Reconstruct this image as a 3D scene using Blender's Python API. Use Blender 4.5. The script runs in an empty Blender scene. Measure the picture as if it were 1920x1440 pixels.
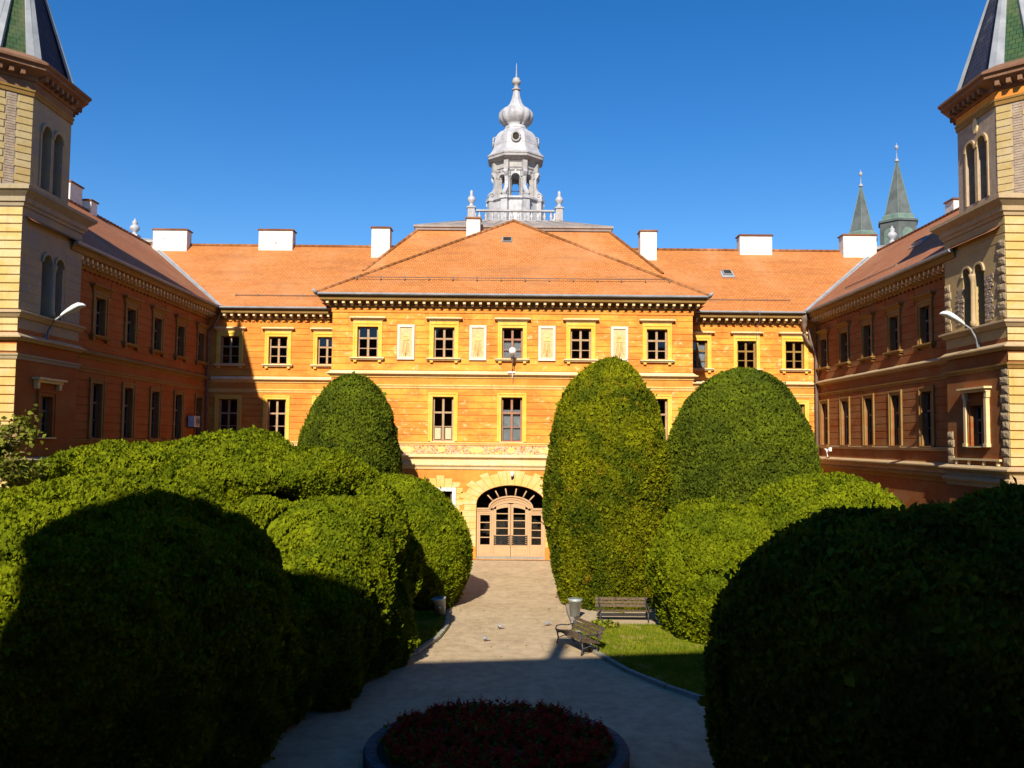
import bpy, math, random
import numpy as np
from mathutils import Vector, Matrix
sc = bpy.context.scene
C = sc.collection
R = math.radians
random.seed(7)

# ------------------------------------------------------------------ camera, sky, sun, exposure
SUN_EL, SUN_AZ = 34.0, 9.6
cam = bpy.data.cameras.new('camera')
cam.sensor_width = 36.0
cam.lens = 31.5
cam.clip_start = 0.1
cam.clip_end = 3000
cam_o = bpy.data.objects.new('camera', cam)
C.objects.link(cam_o)
cam_o.matrix_world = (Matrix.Translation((0, 0, 5.9)) @ Matrix.Rotation(R(90) + math.atan(106 / 1680), 4, 'X')
                      @ Matrix.Rotation(0.0095, 4, 'Z'))
sc.camera = cam_o
world = bpy.data.worlds.new('World')
sc.world = world
world.use_nodes = True
wn = world.node_tree
bg = wn.nodes['Background']
sky = wn.nodes.new('ShaderNodeTexSky')
sky.sky_type = 'NISHITA'
sky.sun_disc = False
sky.sun_elevation = R(SUN_EL)
sky.sun_rotation = R(180 + SUN_AZ)
sky.altitude = 200
sky.air_density = 1.0
sky.dust_density = 0.0
sky.ozone_density = 3.0
hsv = wn.nodes.new('ShaderNodeHueSaturation')          # the whole sky a little more saturated, as the phone rendered it
hsv.inputs['Saturation'].default_value = 1.37
hsv.inputs['Hue'].default_value = 0.508
wn.links.new(sky.outputs[0], hsv.inputs['Color'])
wn.links.new(hsv.outputs[0], bg.inputs[0])
bg.inputs[1].default_value = 0.098
sun = bpy.data.lights.new('sun', 'SUN')
sun.energy = 5.0
sun.angle = R(0.5)
sun.color = (1.0, 0.93, 0.80)
sun_o = bpy.data.objects.new('sun', sun)
C.objects.link(sun_o)
_d = Vector((math.sin(R(SUN_AZ)) * math.cos(R(SUN_EL)), math.cos(R(SUN_AZ)) * math.cos(R(SUN_EL)), -math.sin(R(SUN_EL))))
sun_o.rotation_euler = _d.to_track_quat('-Z', 'Y').to_euler()
sun_o.location = (-10, -30, 40)
sc.view_settings.view_transform = 'Standard'
sc.view_settings.look = 'None'
sc.view_settings.gamma = 1.0
sc.view_settings.use_curve_mapping = False
sc.view_settings.exposure = 0.5
sc.render.engine = 'CYCLES'
sc.cycles.max_bounces = 6
sc.cycles.transparent_max_bounces = 12
sc.cycles.use_denoising = True

# ------------------------------------------------------------------ materials
def nmat(name, rough=0.8, spec=0.25, metal=0.0):
    m = bpy.data.materials.new(name)
    m.use_nodes = True
    nt = m.node_tree
    b = nt.nodes['Principled BSDF']
    b.inputs['Roughness'].default_value = rough
    b.inputs['Specular IOR Level'].default_value = spec
    b.inputs['Metallic'].default_value = metal
    return m, nt, b

def N(nt, t, **kw):
    n = nt.nodes.new(t)
    for k, v in kw.items():
        if k in n.inputs:
            n.inputs[k].default_value = v
        else:
            setattr(n, k, v)
    return n

def c4(c):
    return (c[0], c[1], c[2], 1.0)

def ramp(nt, fac, stops, interp='LINEAR'):
    r = nt.nodes.new('ShaderNodeValToRGB')
    r.color_ramp.interpolation = interp
    e = r.color_ramp.elements
    while len(e) < len(stops):
        e.new(0.5)
    for i, (p, c) in enumerate(stops):
        e[i].position = p
        e[i].color = c4(c) if not isinstance(c, (int, float)) else (c, c, c, 1)
    nt.links.new(fac, r.inputs[0])
    return r.outputs[0]

def noise(nt, vec, scale, detail=5, rough=0.6, dist=0.0):
    n = N(nt, 'ShaderNodeTexNoise')
    n.inputs['Scale'].default_value = scale
    n.inputs['Detail'].default_value = detail
    n.inputs['Roughness'].default_value = rough
    n.inputs['Distortion'].default_value = dist
    if vec is not None:
        nt.links.new(vec, n.inputs['Vector'])
    return n.outputs['Fac']

def mix(nt, fac, a, b, mode='MIX'):
    m = nt.nodes.new('ShaderNodeMix')
    m.data_type = 'RGBA'
    m.blend_type = mode
    for s, v in ((m.inputs[0], fac), (m.inputs[6], a), (m.inputs[7], b)):
        if isinstance(v, (int, float)):
            s.default_value = v
        elif isinstance(v, tuple):
            s.default_value = c4(v)
        else:
            nt.links.new(v, s)
    return m.outputs[2]

def pos(nt, scale=(1, 1, 1)):
    g = nt.nodes.new('ShaderNodeNewGeometry')
    mp = nt.nodes.new('ShaderNodeMapping')
    mp.inputs['Scale'].default_value = scale
    nt.links.new(g.outputs['Position'], mp.inputs['Vector'])
    return mp.outputs['Vector']

def bump(nt, b, h, strength=0.3, dist=0.02, prev=None):
    n = nt.nodes.new('ShaderNodeBump')
    n.inputs['Strength'].default_value = strength
    n.inputs['Distance'].default_value = dist
    nt.links.new(h, n.inputs['Height'])
    if prev is not None:
        nt.links.new(prev, n.inputs['Normal'])
    nt.links.new(n.outputs[0], b.inputs['Normal'])
    return n.outputs[0]

def plaster(name, main, fade, worn, fade_amt=(0.45, 0.62), worn_amt=(0.70, 0.76), rough=0.9, scale=0.7, stretch=(1, 1, 2.2), bs=0.35):
    """painted stucco: main coat, sun-faded patches, small spots where the coat came off"""
    m, nt, b = nmat(name, rough, 0.15)
    p = pos(nt, stretch)
    f1 = ramp(nt, noise(nt, p, scale, 6, 0.62, 0.4), [(fade_amt[0], 0), (fade_amt[1], 1)])
    col = mix(nt, f1, main, fade)
    f2 = ramp(nt, noise(nt, pos(nt, (1, 1, 1.6)), 2.3, 7, 0.68, 0.5), [(worn_amt[0], 0), (worn_amt[1], 1)])
    col = mix(nt, f2, col, worn)
    streak = noise(nt, pos(nt, (3.2, 3.2, 0.30)), 1.0, 6, 0.65, 0.2)          # rain streaks and grime
    col = mix(nt, ramp(nt, streak, [(0.28, 0.80), (0.46, 1.0)]), (0.05, 0.03, 0.02), col)
    fine = noise(nt, pos(nt), 9.0, 5, 0.7)
    col = mix(nt, ramp(nt, fine, [(0.25, 0.82), (0.6, 1.05)]), (0, 0, 0), col)
    nt.links.new(col, b.inputs['Base Color'])
    bump(nt, b, noise(nt, pos(nt), 22.0, 6, 0.7), bs, 0.02)
    return m

def simple(name, c1, c2, scale=6.0, rough=0.7, spec=0.3, metal=0.0, bs=0.15, lo=0.35, hi=0.65):
    m, nt, b = nmat(name, rough, spec, metal)
    f = ramp(nt, noise(nt, pos(nt), scale, 6, 0.65, 0.3), [(lo, 0), (hi, 1)])
    nt.links.new(mix(nt, f, c1, c2), b.inputs['Base Color'])
    bump(nt, b, noise(nt, pos(nt), scale * 4, 5, 0.7), bs, 0.01)
    return m

ORANGE = plaster('orange_stucco', (0.66, 0.228, 0.04), (0.79, 0.385, 0.058), (0.82, 0.60, 0.28), (0.41, 0.61), (0.57, 0.70))
ORANGE_PLAIN = plaster('orange_wall', (0.64, 0.225, 0.04), (0.70, 0.32, 0.055), (0.68, 0.48, 0.25), (0.42, 0.66), (0.66, 0.75))
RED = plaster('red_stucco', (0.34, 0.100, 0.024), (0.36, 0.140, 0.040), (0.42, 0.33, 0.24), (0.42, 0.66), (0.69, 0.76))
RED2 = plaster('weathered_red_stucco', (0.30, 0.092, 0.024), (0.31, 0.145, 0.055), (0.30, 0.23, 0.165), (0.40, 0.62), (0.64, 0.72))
YELLOW = plaster('yellow_trim', (0.76, 0.47, 0.06), (0.79, 0.55, 0.12), (0.74, 0.56, 0.28), (0.4, 0.65), (0.72, 0.78), bs=0.15)
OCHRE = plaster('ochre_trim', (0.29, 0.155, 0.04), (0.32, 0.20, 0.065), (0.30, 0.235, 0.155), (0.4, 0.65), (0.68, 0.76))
CREAM = plaster('cream_moulding', (0.78, 0.56, 0.26), (0.80, 0.63, 0.38), (0.62, 0.42, 0.20), (0.4, 0.65), (0.68, 0.76), bs=0.2)
CREAMY = plaster('pale_yellow_moulding', (0.76, 0.47, 0.12), (0.80, 0.56, 0.22), (0.68, 0.38, 0.14), (0.4, 0.65), (0.68, 0.76), bs=0.2)
WHITE = plaster('white_plaster', (0.80, 0.77, 0.72), (0.78, 0.72, 0.64), (0.58, 0.40, 0.26), (0.45, 0.7), (0.69, 0.75), bs=0.2)
BROWN = plaster('brown_cornice', (0.20, 0.095, 0.055), (0.26, 0.14, 0.08), (0.34, 0.22, 0.12), (0.4, 0.62), (0.68, 0.76))
STONEY = plaster('yellow_stone_courses', (0.60, 0.41, 0.13), (0.65, 0.50, 0.25), (0.58, 0.50, 0.38), (0.42, 0.66), (0.66, 0.74))
GREYPL = plaster('grey_plaster', (0.33, 0.27, 0.20), (0.40, 0.31, 0.17), (0.44, 0.44, 0.44), (0.4, 0.62), (0.62, 0.72))
BUFF = plaster('buff_plaster', (0.50, 0.36, 0.15), (0.44, 0.31, 0.14), (0.34, 0.28, 0.22), (0.4, 0.62), (0.64, 0.72))
LEAD = simple('white_painted_lead', (0.31, 0.30, 0.315), (0.50, 0.485, 0.49), 1.8, 0.55, 0.4)
LEADTRIM = simple('grey_painted_wood', (0.29, 0.27, 0.26), (0.43, 0.40, 0.385), 2.5, 0.7, 0.3)
SLATE = simple('grey_sheet_roof', (0.22, 0.19, 0.17), (0.36, 0.30, 0.26), 0.9, 0.75, 0.25)
ZINC = simple('zinc_gutter', (0.20, 0.21, 0.22), (0.30, 0.31, 0.32), 2.0, 0.5, 0.4)
ZINCL = simple('zinc_flashing', (0.27, 0.28, 0.29), (0.37, 0.38, 0.39), 2.0, 0.5, 0.4)
WOOD = simple('window_wood', (0.36, 0.22, 0.11), (0.46, 0.30, 0.17), 5.0, 0.6, 0.3)
WOODR = simple('red_brown_window_wood', (0.30, 0.13, 0.07), (0.38, 0.18, 0.10), 5.0, 0.6, 0.3)
WOODD = simple('dark_window_wood', (0.12, 0.09, 0.06), (0.18, 0.13, 0.09), 5.0, 0.6, 0.3)
DOORW = simple('salmon_door_paint', (0.50, 0.30, 0.145), (0.56, 0.345, 0.18), 3.0, 0.55, 0.35, bs=0.08)
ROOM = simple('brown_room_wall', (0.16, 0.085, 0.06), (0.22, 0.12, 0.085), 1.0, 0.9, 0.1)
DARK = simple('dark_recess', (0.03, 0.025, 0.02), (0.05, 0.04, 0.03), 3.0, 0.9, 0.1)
IRON = simple('dark_iron', (0.03, 0.03, 0.032), (0.055, 0.055, 0.055), 8.0, 0.5, 0.4)
RUST = simple('painted_downpipe', (0.16, 0.10, 0.075), (0.22, 0.15, 0.11), 4.0, 0.6, 0.3)
BRICKS = simple('bare_brick', (0.34, 0.24, 0.17), (0.46, 0.36, 0.26), 5.0, 0.9, 0.1, bs=0.6)
QUOIN = simple('rock_faced_quoin', (0.36, 0.27, 0.17), (0.52, 0.38, 0.20), 4.0, 0.95, 0.1, bs=0.9)
COPPER = simple('green_copper', (0.10, 0.155, 0.125), (0.17, 0.235, 0.19), 0.8, 0.6, 0.4)
COPPERD = simple('dark_weathered_copper', (0.07, 0.078, 0.075), (0.125, 0.138, 0.13), 0.5, 0.6, 0.4)
CURT = simple('white_curtain', (0.66, 0.66, 0.68), (0.82, 0.82, 0.82), 4.0, 0.9, 0.1)
BEIGE = simple('beige_board', (0.58, 0.44, 0.26), (0.66, 0.52, 0.32), 6.0, 0.8, 0.2)
LAMPW = simple('white_lamp_shell', (0.74, 0.74, 0.72), (0.82, 0.82, 0.80), 5.0, 0.35, 0.5, bs=0.02)
BINM = simple('galvanised_bin', (0.34, 0.37, 0.36), (0.46, 0.49, 0.48), 4.0, 0.45, 0.5, 0.3)
BENCHW = simple('bench_wood', (0.065, 0.042, 0.024), (0.15, 0.10, 0.055), 12.0, 0.75, 0.2)
RIM = simple('dark_rim_stone', (0.085, 0.08, 0.078), (0.14, 0.135, 0.13), 4.0, 0.9, 0.15, bs=0.5)
DULL = plaster('dull_cream_moulding', (0.46, 0.32, 0.16), (0.50, 0.37, 0.22), (0.36, 0.26, 0.16), (0.4, 0.65), (0.66, 0.75), bs=0.3)
TURST = plaster('weathered_turret_stone', (0.48, 0.34, 0.13), (0.52, 0.40, 0.21), (0.44, 0.38, 0.29), (0.42, 0.62), (0.6, 0.7))
CHIM = plaster('sooty_white_plaster', (0.74, 0.70, 0.64), (0.62, 0.56, 0.48), (0.42, 0.31, 0.22), (0.46, 0.70), (0.60, 0.68), scale=1.6, bs=0.5)
SPRIB = simple('spire_hip_sheet', (0.20, 0.21, 0.225), (0.31, 0.32, 0.33), 1.2, 0.6, 0.3)
PANFR = plaster('panel_frame_plaster', (0.74, 0.64, 0.50), (0.76, 0.68, 0.56), (0.60, 0.42, 0.24), (0.42, 0.68), (0.62, 0.70))
KERB = simple('kerb_stone', (0.26, 0.23, 0.19), (0.36, 0.32, 0.26), 4.0, 0.9, 0.15, bs=0.4)
SOIL = simple('soil', (0.055, 0.04, 0.028), (0.10, 0.075, 0.05), 3.0, 0.95, 0.1, bs=0.8)
GRAVEL = simple('sandy_gravel', (0.42, 0.32, 0.20), (0.50, 0.39, 0.26), 5.0, 0.95, 0.1, bs=0.5)
BARK = simple('bark', (0.07, 0.05, 0.035), (0.12, 0.09, 0.06), 6.0, 0.95, 0.1, bs=0.8)
PIGEON = simple('grey_feathers', (0.12, 0.12, 0.135), (0.40, 0.40, 0.41), 14.0, 0.7, 0.2, bs=0.05)
PIGLEG = simple('pigeon_leg', (0.35, 0.10, 0.08), (0.40, 0.14, 0.10), 8.0, 0.7, 0.2)
ACW = simple('air_conditioner_casing', (0.50, 0.50, 0.48), (0.62, 0.62, 0.60), 3.0, 0.5, 0.4, bs=0.03)

def tiles(name, c1, c2, c3, tw=0.20, th=0.17, weather=(0.45, 0.75)):
    m, nt, b = nmat(name, 0.85, 0.2)
    uv = nt.nodes.new('ShaderNodeUVMap')
    br = nt.nodes.new('ShaderNodeTexBrick')
    br.offset = 0.5
    br.inputs['Color1'].default_value = c4(c1)
    br.inputs['Color2'].default_value = c4(c2)
    br.inputs['Mortar'].default_value = c4(tuple(x * 0.35 for x in c1))
    br.inputs['Scale'].default_value = 1.0
    br.inputs['Mortar Size'].default_value = 0.012
    br.inputs['Mortar Smooth'].default_value = 0.3
    br.inputs['Bias'].default_value = 0.0
    br.inputs['Brick Width'].default_value = tw
    br.inputs['Row Height'].default_value = th
    nt.links.new(uv.outputs[0], br.inputs['Vector'])
    p = pos(nt)
    f = ramp(nt, noise(nt, p, 0.35, 6, 0.65, 0.4), [(weather[0], 0), (weather[1], 1)])
    col = mix(nt, f, br.outputs['Color'], c3)
    col = mix(nt, ramp(nt, noise(nt, p, 5.0, 4, 0.7), [(0.25, 0.86), (0.7, 1.05)]), (0, 0, 0), col)
    row = nt.nodes.new('ShaderNodeTexNoise')                 # rows and patches of relaid tiles
    mpr = nt.nodes.new('ShaderNodeMapping'); mpr.inputs['Scale'].default_value = (0.25, 1.3, 1.0)
    nt.links.new(uv.outputs[0], mpr.inputs['Vector']); nt.links.new(mpr.outputs[0], row.inputs['Vector']); row.inputs['Scale'].default_value = 1.0; row.inputs['Detail'].default_value = 4
    col = mix(nt, ramp(nt, row.outputs['Fac'], [(0.34, 0.80), (0.5, 1.0)]), (0.12, 0.06, 0.03), col)
    nt.links.new(col, b.inputs['Base Color'])
    sx = nt.nodes.new('ShaderNodeSeparateXYZ')
    nt.links.new(uv.outputs[0], sx.inputs[0])
    dv = N(nt, 'ShaderNodeMath', operation='DIVIDE')
    nt.links.new(sx.outputs['Y'], dv.inputs[0])
    dv.inputs[1].default_value = th
    fr = N(nt, 'ShaderNodeMath', operation='FRACT')
    nt.links.new(dv.outputs[0], fr.inputs[0])
    inv = N(nt, 'ShaderNodeMath', operation='SUBTRACT')
    inv.inputs[0].default_value = 1.0
    nt.links.new(fr.outputs[0], inv.inputs[1])
    n1 = bump(nt, b, inv.outputs[0], 0.7, 0.03)
    bump(nt, b, br.outputs['Fac'], -0.35, 0.02, n1)
    return m

TILE = tiles('roof_tiles', (0.63, 0.235, 0.065), (0.54, 0.185, 0.05), (0.57, 0.25, 0.10))
TILEOLD = tiles('weathered_roof_tiles', (0.46, 0.175, 0.07), (0.38, 0.135, 0.055), (0.42, 0.195, 0.095))
SPIREG = tiles('green_glazed_tiles', (0.03, 0.08, 0.035), (0.06, 0.10, 0.035), (0.13, 0.14, 0.07), 0.22, 0.2, (0.5, 0.7))
SPIREB = tiles('dark_blue_glazed_tiles', (0.03, 0.035, 0.07), (0.045, 0.05, 0.08), (0.16, 0.16, 0.17), 0.22, 0.2, (0.62, 0.74))

def glass():
    m = bpy.data.materials.new('window_glass')
    m.use_nodes = True
    nt = m.node_tree
    nt.nodes.remove(nt.nodes['Principled BSDF'])
    out = nt.nodes['Material Output']
    tr = nt.nodes.new('ShaderNodeBsdfTransparent')
    tr.inputs[0].default_value = (0.72, 0.74, 0.74, 1)
    gl = nt.nodes.new('ShaderNodeBsdfGlossy')
    gl.inputs['Roughness'].default_value = 0.03
    fr = nt.nodes.new('ShaderNodeFresnel')
    fr.inputs[0].default_value = 1.5
    mx = nt.nodes.new('ShaderNodeMixShader')
    nt.links.new(fr.outputs[0], mx.inputs[0])
    nt.links.new(tr.outputs[0], mx.inputs[1])
    nt.links.new(gl.outputs[0], mx.inputs[2])
    nt.links.new(mx.outputs[0], out.inputs[0])
    return m
GLASS = glass()

def foliage(name, c1, c2, c3, nscale=0.8, brown=0.70, transl=0.22):
    m, nt, b = nmat(name, 0.85, 0.06)
    g = nt.nodes.new('ShaderNodeNewGeometry')
    f = ramp(nt, noise(nt, pos(nt), nscale, 6, 0.7, 0.5), [(0.40, 0), (0.60, 1)])
    col = mix(nt, f, c1, c2)
    isl = ramp(nt, g.outputs['Random Per Island'], [(0.0, 0.55), (1.0, 1.25)])
    col = mix(nt, isl, (0, 0, 0), col)
    f3 = ramp(nt, noise(nt, pos(nt), 1.7, 6, 0.7, 0.6), [(brown, 0), (brown + 0.06, 1)])
    col = mix(nt, f3, col, c3)
    nt.links.new(col, b.inputs['Base Color'])
    tl = nt.nodes.new('ShaderNodeBsdfTranslucent')
    nt.links.new(col, tl.inputs[0])
    mx = nt.nodes.new('ShaderNodeMixShader')
    mx.inputs[0].default_value = transl
    nt.links.new(b.outputs[0], mx.inputs[1])
    nt.links.new(tl.outputs[0], mx.inputs[2])
    nt.links.new(mx.outputs[0], nt.nodes['Material Output'].inputs[0])
    return m

THUJA = foliage('thuja_green', (0.118, 0.158, 0.005), (0.228, 0.262, 0.006), (0.28, 0.21, 0.015), 0.9, 0.66)
THUJAD = foliage('yew_dark_green', (0.085, 0.115, 0.010), (0.155, 0.195, 0.010), (0.22, 0.16, 0.03), 0.7, 0.66)
THUJAY = foliage('golden_thuja', (0.085, 0.118, 0.006), (0.255, 0.260, 0.006), (0.30, 0.21, 0.012), 0.6, 0.60)
LEAFM = foliage('autumn_leaf', (0.15, 0.19, 0.015), (0.28, 0.28, 0.04), (0.42, 0.24, 0.14), 2.2, 0.58, 0.35)
REDF = foliage('red_flower', (0.30, 0.008, 0.010), (0.46, 0.014, 0.016), (0.05, 0.07, 0.02), 3.0, 0.66, 0.25)
GRASS = foliage('lawn_grass', (0.18, 0.235, 0.012), (0.30, 0.31, 0.025), (0.36, 0.29, 0.08), 1.3, 0.56, 0.3)

def paving():
    m, nt, b = nmat('paving_setts', 0.9, 0.2)
    p = pos(nt)
    br = nt.nodes.new('ShaderNodeTexBrick')
    br.offset = 0.5
    br.inputs['Color1'].default_value = (0.52, 0.375, 0.215, 1)
    br.inputs['Color2'].default_value = (0.46, 0.335, 0.195, 1)
    br.inputs['Mortar'].default_value = (0.36, 0.265, 0.16, 1)
    br.inputs['Scale'].default_value = 1.0
    br.inputs['Mortar Size'].default_value = 0.006
    br.inputs['Brick Width'].default_value = 0.20
    br.inputs['Row Height'].default_value = 0.10
    nt.links.new(p, br.inputs['Vector'])
    f = ramp(nt, noise(nt, pos(nt), 0.6, 7, 0.65, 0.5), [(0.35, 0), (0.7, 1)])
    col = mix(nt, f, br.outputs['Color'], (0.58, 0.44, 0.27))
    col = mix(nt, ramp(nt, noise(nt, p, 3.0, 6, 0.7), [(0.3, 0.70), (0.65, 1.05)]), (0, 0, 0), col)
    col = mix(nt, ramp(nt, noise(nt, pos(nt), 0.8, 8, 0.72, 1.0), [(0.58, 0), (0.72, 0.55)]), col, (0.24, 0.18, 0.11))
    nt.links.new(col, b.inputs['Base Color'])
    n1 = bump(nt, b, br.outputs['Fac'], -0.5, 0.012)
    bump(nt, b, noise(nt, p, 30, 4, 0.7), 0.3, 0.01, n1)
    return m
PAVE = paving()

def frieze():
    """painted scroll frieze: pink ground, yellow cartouches, red-brown scrollwork"""
    m, nt, b = nmat('painted_frieze', 0.9, 0.1)
    p = pos(nt)
    sx = nt.nodes.new('ShaderNodeSeparateXYZ')
    nt.links.new(p, sx.inputs[0])
    w = noise(nt, pos(nt), 3.2, 3, 0.5, 2.5)
    f = ramp(nt, w, [(0.47, 0), (0.5, 1), (0.55, 1), (0.58, 0)])
    col = mix(nt, f, (0.68, 0.43, 0.27), (0.40, 0.12, 0.03))
    f2 = ramp(nt, noise(nt, pos(nt), 8.0, 3, 0.5, 1.5), [(0.56, 0), (0.6, 1)])
    col = mix(nt, f2, col, (0.76, 0.52, 0.12))
    nt.links.new(col, b.inputs['Base Color'])
    return m
FRIEZE = frieze()
ORNAM = plaster('yellow_ornament', (0.78, 0.50, 0.12), (0.80, 0.58, 0.26), (0.66, 0.36, 0.10), (0.4, 0.6), (0.58, 0.66), scale=4.0, bs=0.5)
PANELF = simple('pink_ornament_ground', (0.68, 0.40, 0.20), (0.76, 0.52, 0.26), 6.0, 0.9, 0.1, bs=0.6)
BLOCKY = plaster('pale_yellow_blocks', (0.76, 0.46, 0.13), (0.78, 0.54, 0.25), (0.74, 0.50, 0.26), (0.42, 0.62), (0.68, 0.74))

# ------------------------------------------------------------------ mesh helpers
class MB:
    def __init__(s):
        s.v = []; s.f = []; s.mi = []; s.uv = []; s.cur = 0; s.smooth = []
    def face(s, pts, uv=None, sm=False):
        i = len(s.v)
        s.v.extend(tuple(p) for p in pts)
        s.f.append(tuple(range(i, i + len(pts))))
        s.mi.append(s.cur); s.uv.append(uv); s.smooth.append(sm)
    def idx(s, verts, faces, sm=False):
        i = len(s.v)
        s.v.extend(tuple(p) for p in verts)
        for f in faces:
            s.f.append(tuple(i + k for k in f)); s.mi.append(s.cur); s.uv.append(None); s.smooth.append(sm)
    def box(s, x0, x1, y0, y1, z0, z1):
        if x0 > x1: x0, x1 = x1, x0
        if y0 > y1: y0, y1 = y1, y0
        v = [(x0, y0, z0), (x1, y0, z0), (x1, y1, z0), (x0, y1, z0), (x0, y0, z1), (x1, y0, z1), (x1, y1, z1), (x0, y1, z1)]
        s.idx(v, [(0, 3, 2, 1), (4, 5, 6, 7), (0, 1, 5, 4), (1, 2, 6, 5), (2, 3, 7, 6), (3, 0, 4, 7)])
    def taper(s, cx, cy, z0, z1, a0, b0, a1, b1):
        v = [(cx - a0, cy - b0, z0), (cx + a0, cy - b0, z0), (cx + a0, cy + b0, z0), (cx - a0, cy + b0, z0),
             (cx - a1, cy - b1, z1), (cx + a1, cy - b1, z1), (cx + a1, cy + b1, z1), (cx - a1, cy + b1, z1)]
        s.idx(v, [(0, 3, 2, 1), (4, 5, 6, 7), (0, 1, 5, 4), (1, 2, 6, 5), (2, 3, 7, 6), (3, 0, 4, 7)])
    def lathe(s, prof, n=16, c=(0, 0), rot=0.0, sm=True, caps=True, mod=None):
        rings = []
        base = len(s.v)
        for (r, z) in prof:
            for k in range(n):
                a = rot + 2 * math.pi * k / n
                rr = r * (mod(k, z) if mod else 1)
                s.v.append((c[0] + rr * math.cos(a), c[1] + rr * math.sin(a), z))
        for j in range(len(prof) - 1):
            for k in range(n):
                k2 = (k + 1) % n
                s.f.append((base + j * n + k, base + j * n + k2, base + (j + 1) * n + k2, base + (j + 1) * n + k))
                s.mi.append(s.cur); s.uv.append(None); s.smooth.append(sm)
        if caps:
            s.f.append(tuple(base + k for k in reversed(range(n)))); s.mi.append(s.cur); s.uv.append(None); s.smooth.append(False)
            t = base + (len(prof) - 1) * n
            s.f.append(tuple(t + k for k in range(n))); s.mi.append(s.cur); s.uv.append(None); s.smooth.append(False)
    def tube(s, pts, r, n=8, r1=None, sm=True):
        pts = [Vector(p) for p in pts]
        base = len(s.v)
        m = len(pts)
        prev = None
        for i, p in enumerate(pts):
            d = (pts[min(i + 1, m - 1)] - pts[max(i - 1, 0)]).normalized()
            ref = Vector((0, 0, 1)) if abs(d.z) < 0.95 else Vector((1, 0, 0))
            a = d.cross(ref).normalized(); b = d.cross(a).normalized()
            rr = r if r1 is None else r + (r1 - r) * i / max(1, m - 1)
            for k in range(n):
                t = 2 * math.pi * k / n
                s.v.append(tuple(p + a * (rr * math.cos(t)) + b * (rr * math.sin(t))))
        for j in range(m - 1):
            for k in range(n):
                k2 = (k + 1) % n
                s.f.append((base + j * n + k, base + j * n + k2, base + (j + 1) * n + k2, base + (j + 1) * n + k))
                s.mi.append(s.cur); s.uv.append(None); s.smooth.append(sm)
        s.f.append(tuple(base + k for k in reversed(range(n)))); s.mi.append(s.cur); s.uv.append(None); s.smooth.append(False)
        t = base + (m - 1) * n
        s.f.append(tuple(t + k for k in range(n))); s.mi.append(s.cur); s.uv.append(None); s.smooth.append(False)
    def prism(s, poly, y0, y1):
        """polygon in (x, z) extruded along y"""
        n = len(poly)
        v = [(p[0], y0, p[1]) for p in poly] + [(p[0], y1, p[1]) for p in poly]
        f = [tuple(range(n)), tuple(reversed(range(n, 2 * n)))]
        f += [(k, n + k, n + (k + 1) % n, (k + 1) % n) for k in range(n)]
        s.idx(v, f)
    def sweep(s, path, prof, closed=False):
        """profile of (outward, z) swept along a plan polyline, mitred; outward is to the right of travel"""
        n = len(path)
        m = len(prof)
        segs = []
        for i in range(n if closed else n - 1):
            a, b = path[i], path[(i + 1) % n]
            dx, dy = b[0] - a[0], b[1] - a[1]
            L = math.hypot(dx, dy)
            segs.append((dx / L, dy / L))
        base = len(s.v)
        for i in range(n):
            if closed:
                d0, d1 = segs[i - 1], segs[i]
            else:
                d0 = segs[max(0, i - 1)]; d1 = segs[min(i, n - 2)]
            n0 = (d0[1], -d0[0]); n1 = (d1[1], -d1[0])
            bx, by = n0[0] + n1[0], n0[1] + n1[1]
            k = 2.0 / (bx * bx + by * by)
            bx *= k; by *= k
            for (o, z) in prof:
                s.v.append((path[i][0] + bx * o, path[i][1] + by * o, z))
        for i in range(n if closed else n - 1):
            i2 = (i + 1) % n
            for j in range(m):
                j2 = (j + 1) % m
                s.f.append((base + i * m + j, base + i * m + j2, base + i2 * m + j2, base + i2 * m + j))
                s.mi.append(s.cur); s.uv.append(None); s.smooth.append(False)
        if not closed:
            s.f.append(tuple(base + j for j in range(m))); s.mi.append(s.cur); s.uv.append(None); s.smooth.append(False)
            t = base + (n - 1) * m
            s.f.append(tuple(t + j for j in reversed(range(m)))); s.mi.append(s.cur); s.uv.append(None); s.smooth.append(False)
    def roof(s, pts):
        """planar roof face with metric UVs: u along the eave (first edge), v up the slope"""
        P = [Vector(p) for p in pts]
        u = (P[1] - P[0]); u.z = 0
        u.normalize()
        nrm = (P[1] - P[0]).cross(P[2] - P[0]).normalized()
        v = nrm.cross(u).normalized()
        if v.z < 0: v = -v
        s.face(P, [((p - P[0]).dot(u), (p - P[0]).dot(v)) for p in P])
    def mesh(s, name, mats):
        me = bpy.data.meshes.new(name)
        me.from_pydata(s.v, [], s.f)
        for m in (mats if isinstance(mats, (list, tuple)) else [mats]):
            me.materials.append(m)
        if any(s.mi): me.polygons.foreach_set('material_index', s.mi)
        if any(s.smooth): me.polygons.foreach_set('use_smooth', s.smooth)
        if any(u is not None for u in s.uv):
            l = me.uv_layers.new(name='UVMap')
            flat = []
            for f, u in zip(s.f, s.uv):
                for k in range(len(f)):
                    flat.extend(u[k] if u else (0.0, 0.0))
            l.data.foreach_set('uv', flat)
        me.update()
        return me
    def build(s, name, mats, parent=None, loc=(0, 0, 0), rz=0.0):
        return place(name, s.mesh(name, mats), parent, loc, rz)

def place(name, me, parent=None, loc=(0, 0, 0), rz=0.0):
    o = bpy.data.objects.new(name, me)
    C.objects.link(o)
    o.parent = parent
    o.location = loc
    if rz: o.rotation_euler = (0, 0, rz)
    return o

def tag(o, label=None, cat=None, group=None, kind=None):
    if label: o['label'] = label
    if cat: o['category'] = cat
    if group: o['group'] = group
    if kind: o['kind'] = kind
    return o

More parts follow.
